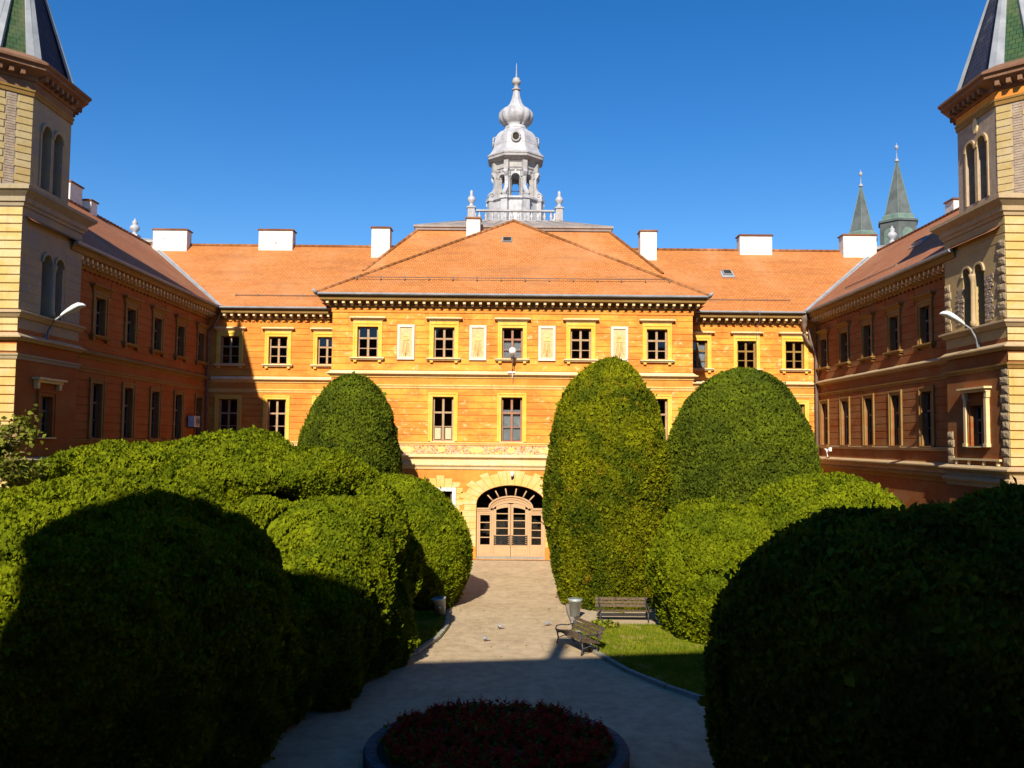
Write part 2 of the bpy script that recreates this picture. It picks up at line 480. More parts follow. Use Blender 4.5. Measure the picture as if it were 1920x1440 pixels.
def thing(name, label, cat, loc=(0, 0, 0), rz=0.0, group=None):
    o = bpy.data.objects.new(name, None)
    C.objects.link(o)
    o.empty_display_size = 0.3
    o.location = loc
    o.rotation_euler = (0, 0, rz)
    return tag(o, label, cat, group)

def arc(u0, u1, zs, rise, n=16):
    """points of an arch from the left springing to the right"""
    c = (u0 + u1) / 2; a = (u1 - u0) / 2
    return [(c - a * math.cos(math.pi * k / n), zs + rise * math.sin(math.pi * k / n)) for k in range(n + 1)]

def wall_panel(mb, u0, u1, z0, z1, ops, depth=0.32, y=0.0):
    """front skin at y with openings (u0,u1,z0,z1[,arch rise]) and reveals going inward to y+depth"""
    us = sorted(set([u0, u1] + [o[0] for o in ops] + [o[1] for o in ops]))
    zs = sorted(set([z0, z1] + [o[2] for o in ops] + [o[3] for o in ops]))
    for i in range(len(us) - 1):
        for j in range(len(zs) - 1):
            cu, cz = (us[i] + us[i + 1]) / 2, (zs[j] + zs[j + 1]) / 2
            if any(o[0] < cu < o[1] and o[2] < cz < o[3] for o in ops):
                continue
            mb.face([(us[i], y, zs[j]), (us[i + 1], y, zs[j]), (us[i + 1], y, zs[j + 1]), (us[i], y, zs[j + 1])])
    for o in ops:
        a, b, c, d = o[:4]
        Y = y + depth
        if len(o) > 4 and o[4]:
            rise = o[4]
            sp = d - rise
            pts = arc(a, b, sp, rise, 18)
            for k in range(18):
                p, q = pts[k], pts[k + 1]
                mb.face([(p[0], y, p[1]), (q[0], y, q[1]), (q[0], y, d), (p[0], y, d)])
                mb.face([(p[0], y, p[1]), (q[0], y, q[1]), (q[0], Y, q[1]), (p[0], Y, p[1])])
            top = sp
        else:
            mb.face([(a, y, d), (b, y, d), (b, Y, d), (a, Y, d)])
            top = d
        mb.face([(a, y, c), (a, Y, c), (a, Y, top), (a, y, top)])
        mb.face([(b, y, c), (b, Y, c), (b, Y, top), (b, y, top)])
        mb.face([(a, y, c), (b, y, c), (b, Y, c), (a, Y, c)])

def courses(root, u0, u1, z0, z1, step, skips, mat, proud=0.03, gap=0.03, name='stucco_course', y=0.0, ends=0.0):
    """one object for every projecting horizontal course of rusticated stucco; skips are (u0,u1,z0,z1) left free"""
    n = max(1, round((z1 - z0) / step))
    st = (z1 - z0) / n
    for i in range(n):
        a = z0 + i * st + gap / 2
        b = a + st - gap
        cuts = sorted((max(u0, s[0]), min(u1, s[1])) for s in skips if s[2] < b and s[3] > a and s[1] > u0 and s[0] < u1)
        spans = []
        cu = u0
        for c0, c1 in cuts:
            if c0 > cu + 0.02: spans.append((cu, c0))
            cu = max(cu, c1)
        if cu < u1 - 0.02: spans.append((cu, u1))
        for s0, s1 in spans:
            mb = MB()
            p = proud
            e = 0.006
            mb.idx([(s0, y, a), (s1, y, a), (s1, y, b), (s0, y, b), (s0 + e, y - p, a + 0.012), (s1 - e, y - p, a + 0.012), (s1 - e, y - p, b - 0.012), (s0 + e, y - p, b - 0.012)],
                   [(4, 5, 6, 7), (0, 1, 5, 4), (1, 2, 6, 5), (2, 3, 7, 6), (3, 0, 4, 7)])
            mb.build(name, mat, root)

# ------------------------------------------------------------------ windows (a part with its own sub-parts)
_cache = {}
def cached(key, fn):
    if key not in _cache: _cache[key] = fn()
    return _cache[key]

def frame_mesh(w, h, tr, bar, mat, rise=0.0):
    def mk():
        mb = MB()
        y0, y1 = 0.15, 0.22
        a = w / 2
        mb.box(-a, -a + 0.06, y0, y1, 0, h); mb.box(a - 0.06, a, y0, y1, 0, h)
        mb.box(-a + 0.06, a - 0.06, y0, y1, 0, 0.06); mb.box(-a + 0.06, a - 0.06, y0, y1, h - 0.06, h)
        mb.box(-0.055, 0.055, y0 - 0.02, y1, 0.06, h - 0.06)
        mb.box(-a + 0.06, -0.055, y0 - 0.012, y1, tr - 0.045, tr + 0.045); mb.box(0.055, a - 0.06, y0 - 0.012, y1, tr - 0.045, tr + 0.045)
        mb.box(-a + 0.06, -0.055, y0 + 0.02, y1 - 0.01, bar - 0.02, bar + 0.02); mb.box(0.055, a - 0.06, y0 + 0.02, y1 - 0.01, bar - 0.02, bar + 0.02)
        # casement stiles
        for s in (-1, 1):
            for (z0, z1) in ((0.06, tr - 0.045), (tr + 0.045, h - 0.06)):
                x = s * (a - 0.06)
                mb.box(x, x - s * 0.035, y0 + 0.01, y1 - 0.005, z0, z1)
        return mb.mesh('window', mat)
    return cached(('frame', w, h, tr, bar, mat.name), mk)

def pane_mesh(w, h):
    def mk():
        mb = MB(); mb.box(-w / 2, w / 2, -0.003, 0.003, 0, h)
        return mb.mesh('pane', GLASS)
    return cached(('pane', round(w, 3), round(h, 3)), mk)

def surround_mesh(w, h, fw, top, mat):
    def mk():
        mb = MB(); a = w / 2
        for s in (-1, 1):
            mb.box(s * (a - 0.004), s * (a + fw), -0.055, 0.01, 0, h + top)
            mb.box(s * (a + fw * 0.62), s * (a + fw - 0.004), -0.085, -0.055, 0, h + top - 0.005)
        mb.box(-a + 0.004, a - 0.004, -0.053, 0.01, h - 0.004, h + top - 0.003)
        mb.box(-a - fw * 0.62, a + fw * 0.62, -0.085, -0.055, h + fw * 0.62, h + fw)
        return mb.mesh('surround', mat)
    return cached(('sur', w, h, fw, top, mat.name), mk)

def hood_mesh(w, mat):
    def mk():
        mb = MB(); a = w / 2
        mb.sweep([(-a + 0.14, 0.02), (-a + 0.14, 0.0), (a - 0.14, 0.0), (a - 0.14, 0.02)],
                 [(-0.01, 0), (0.06, 0), (0.08, 0.03), (0.11, 0.06), (0.20, 0.13), (0.24, 0.135), (0.24, 0.20), (-0.01, 0.25)])
        return mb.mesh('hood', mat)
    return cached(('hood', w, mat.name), mk)

def sill_mesh(w, mat):
    def mk():
        mb = MB(); a = w / 2
        mb.box(-a, a, -0.22, 0.10, -0.07, -0.004)
        mb.box(-a + 0.05, a - 0.05, -0.15, 0.0, -0.13, -0.07)
        return mb.mesh('sill', mat)
    return cached(('sill', w, mat.name), mk)

def bracket_mesh(mat):
    def mk():
        mb = MB()
        mb.prism([(-0.07, -0.24), (0.07, -0.24), (0.08, -0.131), (-0.08, -0.131)], -0.13, 0.0)
        return mb.mesh('sill_bracket', mat)
    return cached(('brk', mat.name), mk)

def curtain_mesh(w, h, z0):
    def mk():
        mb = MB()
        n = 40
        for s in (-1, 1):
            xs = [s * (0.03 + (w / 2 - 0.06) * k / n) for k in range(n + 1)]
            for k in range(n):
                ya, yb = 0.30 + 0.025 * math.sin(k * 1.3), 0.30 + 0.025 * math.sin((k + 1) * 1.3)
                mb.face([(xs[k], ya, z0), (xs[k + 1], yb, z0), (xs[k + 1], yb, h), (xs[k], ya, h)])
        return mb.mesh('curtain', CURT)
    return cached(('cur', w, h, z0), mk)

def room_mesh(w, h):
    def mk():
        mb = MB(); a = w / 2 + 0.5
        d = 2.4
        z0, z1 = -0.7, h + 0.5
        mb.face([(-a, d, z0), (a, d, z0), (a, d, z1), (-a, d, z1)])
        mb.face([(-a, 0.33, z0), (-a, d, z0), (-a, d, z1), (-a, 0.33, z1)])
        mb.face([(a, 0.33, z0), (a, d, z0), (a, d, z1), (a, 0.33, z1)])
        mb.face([(-a, 0.33, z0), (a, 0.33, z0), (a, d, z0), (-a, d, z0)])
        mb.face([(-a, 0.33, z1), (a, 0.33, z1), (a, d, z1), (-a, d, z1)])
        return mb.mesh('room', ROOM)
    return cached(('room', w, h), mk)

def window(root, u, zb, w, h, upper, wood, trim, hoodm, sillm, curtain=0, boards=False, y=0.0):
    tr, bar = (h * 0.63, h * 0.30) if upper else (h * 0.645, h * 0.33)
    o = place('window', frame_mesh(w, h, tr, bar, wood), root, (u, y, zb))
    a = w / 2
    pw = a - 0.06 - 0.055
    for s in (-1, 1):
        cx = s * (0.055 + pw / 2)
        for z0, z1 in ((0.06, bar - 0.02), (bar + 0.02, tr - 0.045), (tr + 0.045, h - 0.06)):
            pn = place('pane', pane_mesh(pw, z1 - z0), o, (cx, 0.19, z0))
            pn.rotation_euler = (random.uniform(-0.02, 0.02), 0, random.uniform(-0.02, 0.02))    # old, uneven glazing
    fw = 0.21
    place('surround', surround_mesh(w, h, fw, 0.28 if upper else 0.21, trim), o)
    if upper:
        place('hood', hood_mesh(1.62, hoodm), o, (0, 0, h + 0.281))
        place('sill', sill_mesh(1.72, sillm), o)
        for s in (-1, 1):
            place('sill_bracket', bracket_mesh(trim), o, (s * 0.62, 0, 0))
    else:
        place('sill', cached(('sl', sillm.name), lambda: _lowsill(sillm)), o)
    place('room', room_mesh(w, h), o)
    if curtain:
        place('curtain', curtain_mesh(w, h * curtain, 0.08), o)
    if boards:
        mb = MB()
        for s in (-1, 1):
            mb.box(s * 0.06, s * (a - 0.065), 0.235, 0.25, 0.02, h * 0.34)
            mb.box(s * 0.12, s * (a - 0.12), 0.165, 0.18, 0.10, h * 0.30)
        mb.build('shutter_board', BEIGE, o)
    return o

def _lowsill(m):
    mb = MB(); mb.box(-0.60, 0.60, -0.13, 0.12, -0.05, -0.004)
    return mb.mesh('sill', m)

# ------------------------------------------------------------------ the ground
def sheet(name, pts, z, mat, kind='structure'):
    mb = MB(); mb.face([(p[0], p[1], z) for p in pts])
    return tag(mb.build(name, mat), kind=kind)

PATH_R = [(2.25, 44.6), (2.15, 38), (1.95, 31.2), (2.0, 28.0), (2.3, 25.4), (2.95, 23.4), (3.7, 21.9), (4.53, 20.66), (5.6, 19.2), (6.2, 17.2), (6.2, 14.5), (5.4, 12.0), (4.0, 9.6), (3.2, 7.0), (3.2, 0.3)]
PATH_L = [(-2.25, 44.6), (-2.15, 38), (-2.0, 31.2), (-1.9, 28.6), (-2.05, 27.0), (-2.5, 25.0), (-3.3, 23.2), (-4.3, 21.6), (-5.4, 19.8), (-6.2, 17.6), (-6.3, 14.5), (-5.4, 12.0), (-4.0, 9.6), (-3.2, 7.0), (-3.2, 0.3)]
sheet('ground', [(-900, -500), (900, -500), (900, 1500), (-900, 1500)], -0.02, SOIL)
sheet('path', PATH_R + PATH_L[::-1], 0.0, PAVE)
LAWN_R = PATH_R[3:] + [(16.4, 0.3), (16.4, 29.2), (5.2, 29.2), (2.05, 29.2)]
LAWN_L = PATH_L[2:] + [(-16.4, 0.3), (-16.4, 31.2)]
sheet('lawn_right', LAWN_R, 0.05, GRASS)
sheet('lawn_left', LAWN_L, 0.05, GRASS)
sheet('gravel_pad', [(2.02, 29.2), (7.6, 29.2), (7.6, 32.2), (1.98, 32.2)], 0.03, GRAVEL)

def kerb(side, pts, name, label):
    root = tag(bpy.data.objects.new(name, None), kind='structure')
    C.objects.link(root)
    P = [Vector((p[0], p[1], 0)) for p in pts]
    for i in range(len(P) - 1):
        a, b = P[i], P[i + 1]
        L = (b - a).length
        n = max(1, round(L / 1.0))
        d = (b - a) / n
        ang = math.atan2(d.y, d.x)
        for k in range(n):
            c = a + d * (k + 0.5)
            l = d.length / 2 - 0.008
            h = 0.10 + random.uniform(-0.01, 0.01)
            mb = MB()
            mb.taper(0, 0, -0.06, h, l, 0.075, l - 0.012, 0.062)
            mb.build('kerb_stone', KERB, root, (c.x, c.y, 0), ang + random.uniform(-0.012, 0.012))
kerb(1, [(x + 0.08, y) for x, y in PATH_R[3:11]], 'kerb_right', '')
kerb(-1, [(x - 0.08, y) for x, y in PATH_L[2:11]], 'kerb_left', '')
kerb(1, [(2.33, 44.3), (2.23, 38), (2.03, 31.2), (2.06, 29.3)], 'kerb_right_far', '')

# ------------------------------------------------------------------ shared facade pieces
CORN = [(-0.02, 12.50), (0.05, 12.50), (0.07, 12.58), (0.12, 12.62), (0.12, 12.84), (0.56, 12.86), (0.58, 12.95), (0.62, 13.0), (0.62, 13.06), (-0.02, 13.06)]
GUTT = [(0.60, 13.065), (0.74, 13.065), (0.80, 13.11), (0.80, 13.19), (0.77, 13.19), (0.60, 13.16)]
STR_A = [(-0.02, 9.10), (0.10, 9.10), (0.17, 9.17), (0.24, 9.19), (0.24, 9.235), (0.17, 9.25), (0.03, 9.36), (-0.02, 9.36)]
STR_A2 = [(-0.02, 9.02), (0.05, 9.02), (0.07, 9.098), (-0.02, 9.098)]
STR_B = [(-0.02, 8.47), (0.04, 8.47), (0.06, 8.55), (0.06, 8.56), (0.10, 8.60), (0.10, 8.66), (-0.02, 8.67)]
LOW_A = [(-0.02, 5.64), (0.06, 5.64), (0.08, 5.70), (0.12, 5.74), (0.12, 5.79), (-0.02, 5.80)]
LOW_B = [(-0.02, 4.80), (0.08, 4.80), (0.10, 4.92), (0.22, 5.02), (0.28, 5.05), (0.28, 5.10), (0.06, 5.19), (-0.02, 5.19)]
LOW_C = [(-0.02, 4.44), (0.05, 4.44), (0.09, 4.56), (0.16, 4.62), (0.18, 4.66), (0.18, 4.74), (0.07, 4.798), (-0.02, 4.798)]

def shift(prof, dz):
    return [(o, z + dz) for o, z in prof]

def mould(root, path, prof, mat, name, dz=0.0, closed=False):
    mb = MB(); mb.sweep(path, shift(prof, dz), closed)
    return mb.build(name, mat, root)

def modillion_mesh():
    def mk():
        mb = MB()
        mb.cur = 0
        mb.box(-0.065, 0.065, -0.46, -0.125, 12.70, 12.845)
        mb.box(-0.05, 0.05, -0.30, -0.125, 12.62, 12.70)
        return mb.mesh('modillion', CREAM)
    return cached('modillion', mk)

def modillions(root, u0, u1, y=0.0, sp=0.40, dz=0.0):
    n = int((u1 - u0) / sp)
    for i in range(n + 1):
        place('modillion', modillion_mesh(), root, (u0 + (u1 - u0) * i / n, y, dz))

def dentil_row(root, u0, u1, sp=0.40, dz=0.0, mat=None):
    n = int((u1 - u0) / sp)
    mb = MB()
    for i in range(n):
        c = u0 + (u1 - u0) * (i + 0.5) / n
        mb.box(c - 0.08, c + 0.08, -0.085, 0.01, 12.44 + dz, 12.503 + dz)
    tag(mb.build('dentil_row', mat or ORANGE_PLAIN, root), kind='stuff')

def chimney(roof, x, y, z0, z1, w, d, cap=True):
    mb = MB()
    mb.box(x - w / 2, x + w / 2, y - d / 2, y + d / 2, z0, z1 - 0.10)
    mb.cur = 1
    mb.box(x - w / 2 - 0.07, x + w / 2 + 0.07, y - d / 2 - 0.07, y + d / 2 + 0.07, z1 - 0.10, z1 - 0.03)
    mb.box(x - w / 2 - 0.03, x + w / 2 + 0.03, y - d / 2 - 0.03, y + d / 2 + 0.03, z1 - 0.03, z1)
    mb.cur = 2
    mb.box(x - w / 2 - 0.04, x + w / 2 + 0.04, y - d / 2 - 0.05, y + d / 2 + 0.04, z0, z0 + (z1 - z0) * 0.22)
    return mb.build('chimney', [CHIM, TILEOLD, ZINCL], roof)

def roof_hatch(roof, c, slope, rz=0.0, w=0.55, l=0.55):
    """small framed skylight lying in the roof slope"""
    mb = MB()
    mb.box(-w / 2 - 0.1, w / 2 + 0.1, -l / 2 - 0.22, l / 2 + 0.06, 0.0, 0.03)
    mb.cur = 1
    mb.box(-w / 2, w / 2, -l / 2, l / 2, 0.03, 0.14)
    mb.cur = 2
    mb.box(-w / 2 + 0.06, w / 2 - 0.06, -l / 2 + 0.06, l / 2 - 0.06, 0.14, 0.155)
    o = mb.build('skylight', [ZINCL, ZINC, DARK], roof, c)
    o.rotation_euler = (slope, 0, rz)
    return o

def snow_guard(roof, p0, p1, sp=1.15):
    mb = MB()
    a, b = Vector(p0), Vector(p1)
    mb.tube([a, b], 0.022, 6)
    n = int((b - a).length / sp)
    for i in range(n + 1):
        c = a.lerp(b, i / n)
        mb.box(c.x - 0.03, c.x + 0.03, c.y - 0.03, c.y + 0.06, c.z - 0.13, c.z + 0.05)
    return mb.build('snow_guard', RUST, roof)

def ridge_tiles(roof, pts, r=0.11, mat=None):
    mb = MB()
    for i in range(len(pts) - 1):
        a, b = Vector(pts[i]), Vector(pts[i + 1])
        n = max(1, int((b - a).length / 0.42))
        for k in range(n):
            p, q = a.lerp(b, k / n), a.lerp(b, (k + 1.12) / n)
            mb.tube([p, q], r * 0.86, 7, r)
    return tag(mb.build('ridge_tiles', mat or TILE, roof), kind='stuff')

# ------------------------------------------------------------------ central pavilion
WU, HU, ZU = 1.06, 1.56, 10.02
WL, HL, ZL = 1.06, 2.23, 5.84
cp = thing('central_pavilion', 'orange and yellow central pavilion with arched entrance under a hipped tile roof', 'building', (0, 45, 0))
CW = 9.1
wx = [-7.3, -3.45, 0.0, 3.45, 7.3]
gx = [-7.3, -3.53, 3.53, 7.3]
DR = 1.72
ops = [(x - WU / 2, x + WU / 2, ZU, ZU + HU) for x in wx] + [(x - WL / 2, x + WL / 2, ZL, ZL + HL) for x in wx] \
    + [(x - 0.6, x + 0.6, 1.3, 3.35) for x in gx] + [(-DR, DR, 0.0, 3.66, 0.95)]
mb = MB()
wall_panel(mb, -CW, CW, -0.05, 13.0, ops)
for s in (-1, 1):
    mb.face([(s * CW, 0, -0.05), (s * CW, 16, -0.05), (s * CW, 16, 13.0), (s * CW, 0, 13.0)])
mb.face([(-CW, 16, -0.05), (CW, 16, -0.05), (CW, 16, 13.0), (-CW, 16, 13.0)])
mb.build('wall', ORANGE_PLAIN, cp)
U = [(-CW, 4.82), (-CW, 0), (CW, 0), (CW, 4.82)]
mould(cp, U, CORN, OCHRE, 'cornice')
mould(cp, U, GUTT, ZINC, 'gutter')
mould(cp, U, STR_A, CREAM, 'string_course')
mould(cp, U, STR_A2, CREAMY, 'string_moulding')
mould(cp, U, STR_B, CREAMY, 'architrave_band')
mould(cp, U, LOW_A, CREAMY, 'sill_band')
mould(cp, U, LOW_B, CREAM, 'ledge')
mould(cp, U, LOW_C, CREAM, 'ledge_moulding')
mould(cp, U, [(-0.02, 5.195), (0.03, 5.195), (0.03, 5.635), (-0.02, 5.635)], FRIEZE, 'painted_frieze')
mould(cp, U, [(-0.02, 12.30), (0.045, 12.30), (0.045, 12.495), (-0.02, 12.495)], ORANGE_PLAIN, 'cornice_frieze')
mould(cp, [(-CW - 0.02, 4.0), (-CW - 0.02, -0.02), (-DR - 0.25, -0.02)], [(-0.02, -0.05), (0.10, -0.05), (0.10, 0.50), (0.05, 0.56), (-0.02, 0.56)], WHITE, 'plinth')
mould(cp, [(DR + 0.25, -0.02), (CW + 0.02, -0.02), (CW + 0.02, 4.0)], [(-0.02, -0.05), (0.10, -0.05), (0.10, 0.50), (0.05, 0.56), (-0.02, 0.56)], WHITE, 'plinth')
modillions(cp, -CW - 0.2, CW + 0.2)
dentil_row(cp, -CW, CW)
skU = [(x - WU / 2 - 0.21, x + WU / 2 + 0.21, ZU - 0.02, ZU + HU + 0.30) for x in wx] + [(x - 0.87, x + 0.87, ZU - 0.30, ZU - 0.003) for x in wx] + [(x - 0.98, x + 0.98, ZU + HU + 0.28, ZU + HU + 0.53) for x in wx]
px = [-5.37, -1.74, 1.74, 5.40]
skP = [(x - 0.45, x + 0.45, 9.90, 11.72) for x in px]
courses(cp, -CW, CW, 9.37, 12.29, 0.325, skU + skP, ORANGE)
skL = [(x - WL / 2 - 0.21, x + WL / 2 + 0.21, ZL - 0.1, ZL + HL + 0.21) for x in wx]
courses(cp, -CW, CW, 5.81, 8.46, 0.33, skL, ORANGE)
# side returns carry the same courses
for x in wx:
    window(cp, x, ZU, WU, HU, True, WOODR if x == 0 else WOOD, YELLOW, CREAM, CREAM, curtain=0.62 if x == 0 else 0)
    window(cp, x, ZL, WL, HL, False, WOODR if x == 0 else WOOD, YELLOW, CREAM, CREAM, curtain=0.72 if x == 0 else 0, boards=abs(x + 3.45) < 0.1)
# stucco relief panels between the upper windows
for x in px:
    mb = MB()
    mb.box(-0.31, 0.31, -0.045, -0.01, 0.13, 1.64)
    o = mb.build('relief_panel', PANELF, cp, (x, 0, 9.92))
    mb = MB()
    for s in (-1, 1):
        mb.box(s * 0.31, s * 0.43, -0.10, 0.0, 0, 1.77)
    mb.box(-0.31, 0.31, -0.098, 0.0, 0, 0.13); mb.box(-0.31, 0.31, -0.098, 0.0, 1.64, 1.77)
    mb.build('panel_frame', PANFR, o)
    mb = MB()
    mb.box(-0.17, 0.17, -0.072, -0.045, 0.98, 1.16)
    mb.prism([(-0.13, 1.18), (0.13, 1.18), (0.06, 1.30), (0.0, 1.42), (-0.06, 1.30)], -0.068, -0.045)
    for k in range(7):                                   # vase and scrolling leaves
        z = 0.28 + 0.095 * k
        r = 0.22 - 0.018 * k if k else 0.10
        for s in (-1, 1):
            pts = [(s * (0.02 + r * t), -0.05 - 0.012 * math.sin(math.pi * t), z + 0.09 * math.sin(math.pi * 1.2 * t)) for t in [i / 7 for i in range(8)]]
            mb.tube(pts, 0.022, 5, 0.010)
    mb.tube([(0, -0.055, 0.2), (0, -0.06, 0.95)], 0.025, 6)
    mb.build('scroll_relief', ORNAM, o)
# cartouches on the painted frieze
for k in range(-4, 5):
    mb = MB()
    u = k * 1.75 + 0.9 * 0
    if k % 2:
        pts = [(u + 0.40 * math.cos(t), 5.415 + 0.15 * math.sin(t)) for t in [i * math.pi / 9 for i in range(18)]]
    else:
        pts = [(u - 0.13, 5.29), (u + 0.13, 5.29), (u + 0.20, 5.43), (u + 0.12, 5.55), (u - 0.12, 5.55), (u - 0.20, 5.43)]
    mb.prism(pts, -0.05, -0.031)
    mb.build('cartouche', ORNAM, cp)

# ground floor: arch stones, jamb stones, toothed window stones
def block(root, poly, mat, name, proud=0.026):
    mb = MB()
    cx = sum(p[0] for p in poly) / len(poly); cz = sum(p[1] for p in poly) / len(poly)
    g = 0.007
    def inset(p, d):
        dx, dz = cx - p[0], cz - p[1]
        L = math.hypot(dx, dz)
        return (p[0] + dx / L * d, p[1] + dz / L * d)
    A = [inset(p, g) for p in poly]; B = [inset(p, g + 0.018) for p in poly]
    n = len(poly)
    mb.idx([(p[0], 0.005, p[1]) for p in A] + [(p[0], -proud, p[1]) for p in B],
           [tuple(range(n, 2 * n))] + [(k, (k + 1) % n, n + (k + 1) % n, n + k) for k in range(n)])
    mb.build(name, mat, root)
NV = 17
a_in = [math.pi * k / NV for k in range(NV + 1)]
for k in range(NV):
    t0, t1 = math.pi - a_in[k], math.pi - a_in[k + 1]
    ext = [0.72, 0.94][k % 2] if abs(k - NV // 2) > 1 else 0.86
    def pt(t, e):
        z = 2.71 + (0.95 + e * 0.88) * math.sin(t)
        return ((DR + e) * math.cos(t), min(z, 4.42))
    block(cp, [pt(t0, 0.0), pt(t0, ext), pt(t1, ext), pt(t1, 0.0)], BLOCKY, 'arch_stone')
for s in (-1, 1):
    for k in range(7):
        z0 = 0.60 + k * 0.30
        e = [0.62, 0.80][k % 2]
        p = [(s * DR, z0), (s * (DR + e), z0), (s * (DR + e), z0 + 0.30), (s * DR, z0 + 0.30)]
        block(cp, p, BLOCKY, 'jamb_stone')
for x in gx:
    mb = MB()
    w, h = 1.2, 2.05
    place('window', frame_mesh(w, h, h * 0.64, h * 0.32, WOODD), cp, (x, 0.02, 1.3))
    o = place('window_surround', surround_mesh(w, h, 0.18, 0.18, WHITE), cp, (x, 0, 1.3))
    place('room', room_mesh(w, h), o)
    for s in (-1, 1):
        for k in range(8):
            z0 = 1.2 + k * 0.29
            e0, e = 0.785, [0.98, 1.14][k % 2]
            block(cp, [(x + s * e0, z0), (x + s * e, z0), (x + s * e, z0 + 0.29), (x + s * e0, z0 + 0.29)], BLOCKY, 'window_stone')
    for k in range(5):
        u0, u1 = x - 0.95 + k * 0.38, x - 0.95 + (k + 1) * 0.38
        top = [3.80, 3.98, 4.14, 3.98, 3.80][k]
        block(cp, [(u0, 3.535), (u1, 3.535), (u1 + (k - 1.5) * 0.03, top), (u0 + (k - 2.5) * 0.03, top)], BLOCKY, 'window_stone')

# the door
dr = thing('double_door', 'salmon wooden double door with glazed side lights and fanlight in the arched entrance', 'door', (0, 45.18, 0))
mb = MB()
AO = arc(-1.1, 1.1, 2.52, 0.60, 14)
AI = arc(-0.93, 0.93, 2.36, 0.42, 14)
def strip(mb, outer, inner, y0, y1):
    for k in range(len(outer) - 1):
        a, b, c, d = outer[k], outer[k + 1], inner[k + 1], inner[k]
        mb.idx([(a[0], y0, a[1]), (b[0], y0, b[1]), (c[0], y0, c[1]), (d[0], y0, d[1]), (a[0], y1, a[1]), (b[0], y1, b[1]), (c[0], y1, c[1]), (d[0], y1, d[1])],
               [(0, 1, 2, 3), (0, 4, 5, 1), (2, 6, 7, 3), (1, 5, 6, 2), (0, 3, 7, 4), (4, 7, 6, 5)])
strip(mb, AO, AI, -0.02, 0.12)
strip(mb, [(p[0] * 1.02, p[1] + 0.02) for p in AO], [(p[0] * 0.97, p[1] - 0.05) for p in AO], -0.09, -0.02)
strip(mb, [(p[0] * 0.95, p[1] - 0.13) for p in AO], [(p[0] * 0.93, p[1] - 0.17) for p in AO], -0.06, -0.02)
for s in (-1, 1):
    mb.box(s * 0.90, s * 1.72, -0.02, 0.12, 2.26, 2.52)
    mb.box(s * 1.08, s * 1.72, -0.08, -0.02, 2.44, 2.52)
    mb.box(s * 1.06, s * 1.70, -0.05, -0.02, 2.36, 2.41)
    mb.box(s * 0.86, s * 0.96, -0.03, 0.10, 0.12, 2.40)
    mb.box(s * 1.60, s * 1.72, -0.01, 0.10, 0.12, 2.26)
mb.build('door_frame', DOORW, dr)
mb = MB()
mb.box(-1.74, 1.74, -0.12, 0.14, 0.0, 0.115)
mb.build('threshold', KERB, dr)
for k in range(6):                                        # fanlight bars
    t = math.pi * (0.19 + 0.62 * k / 5)
    a = Vector((1.05 * math.cos(t), 0.05, 2.50 + 0.60 * math.sin(t)))
    b = Vector((1.42 * math.cos(t), 0.05, 2.71 + 0.80 * math.sin(t)))
    mb = MB(); mb.tube([a, b], 0.035, 4)
    mb.build('fanlight_bar', DOORW, dr)
mb = MB()
P = arc(-1.71, 1.71, 2.71, 0.94, 18)
Q = arc(-1.1, 1.1, 2.52, 0.58, 18)
for k in range(18):
    mb.face([(P[k][0], 0.09, P[k][1]), (P[k + 1][0], 0.09, P[k + 1][1]), (Q[k + 1][0], 0.09, Q[k + 1][1]), (Q[k][0], 0.09, Q[k][1])])
mb.face([(-1.71, 0.09, 2.5), (-1.1, 0.09, 2.5), (-1.1, 0.09, 2.71), (-1.71, 0.09, 2.71)])
mb.face([(1.71, 0.09, 2.5), (1.1, 0.09, 2.5), (1.1, 0.09, 2.71), (1.71, 0.09, 2.71)])
mb.build('fanlight_pane', GLASS, dr)
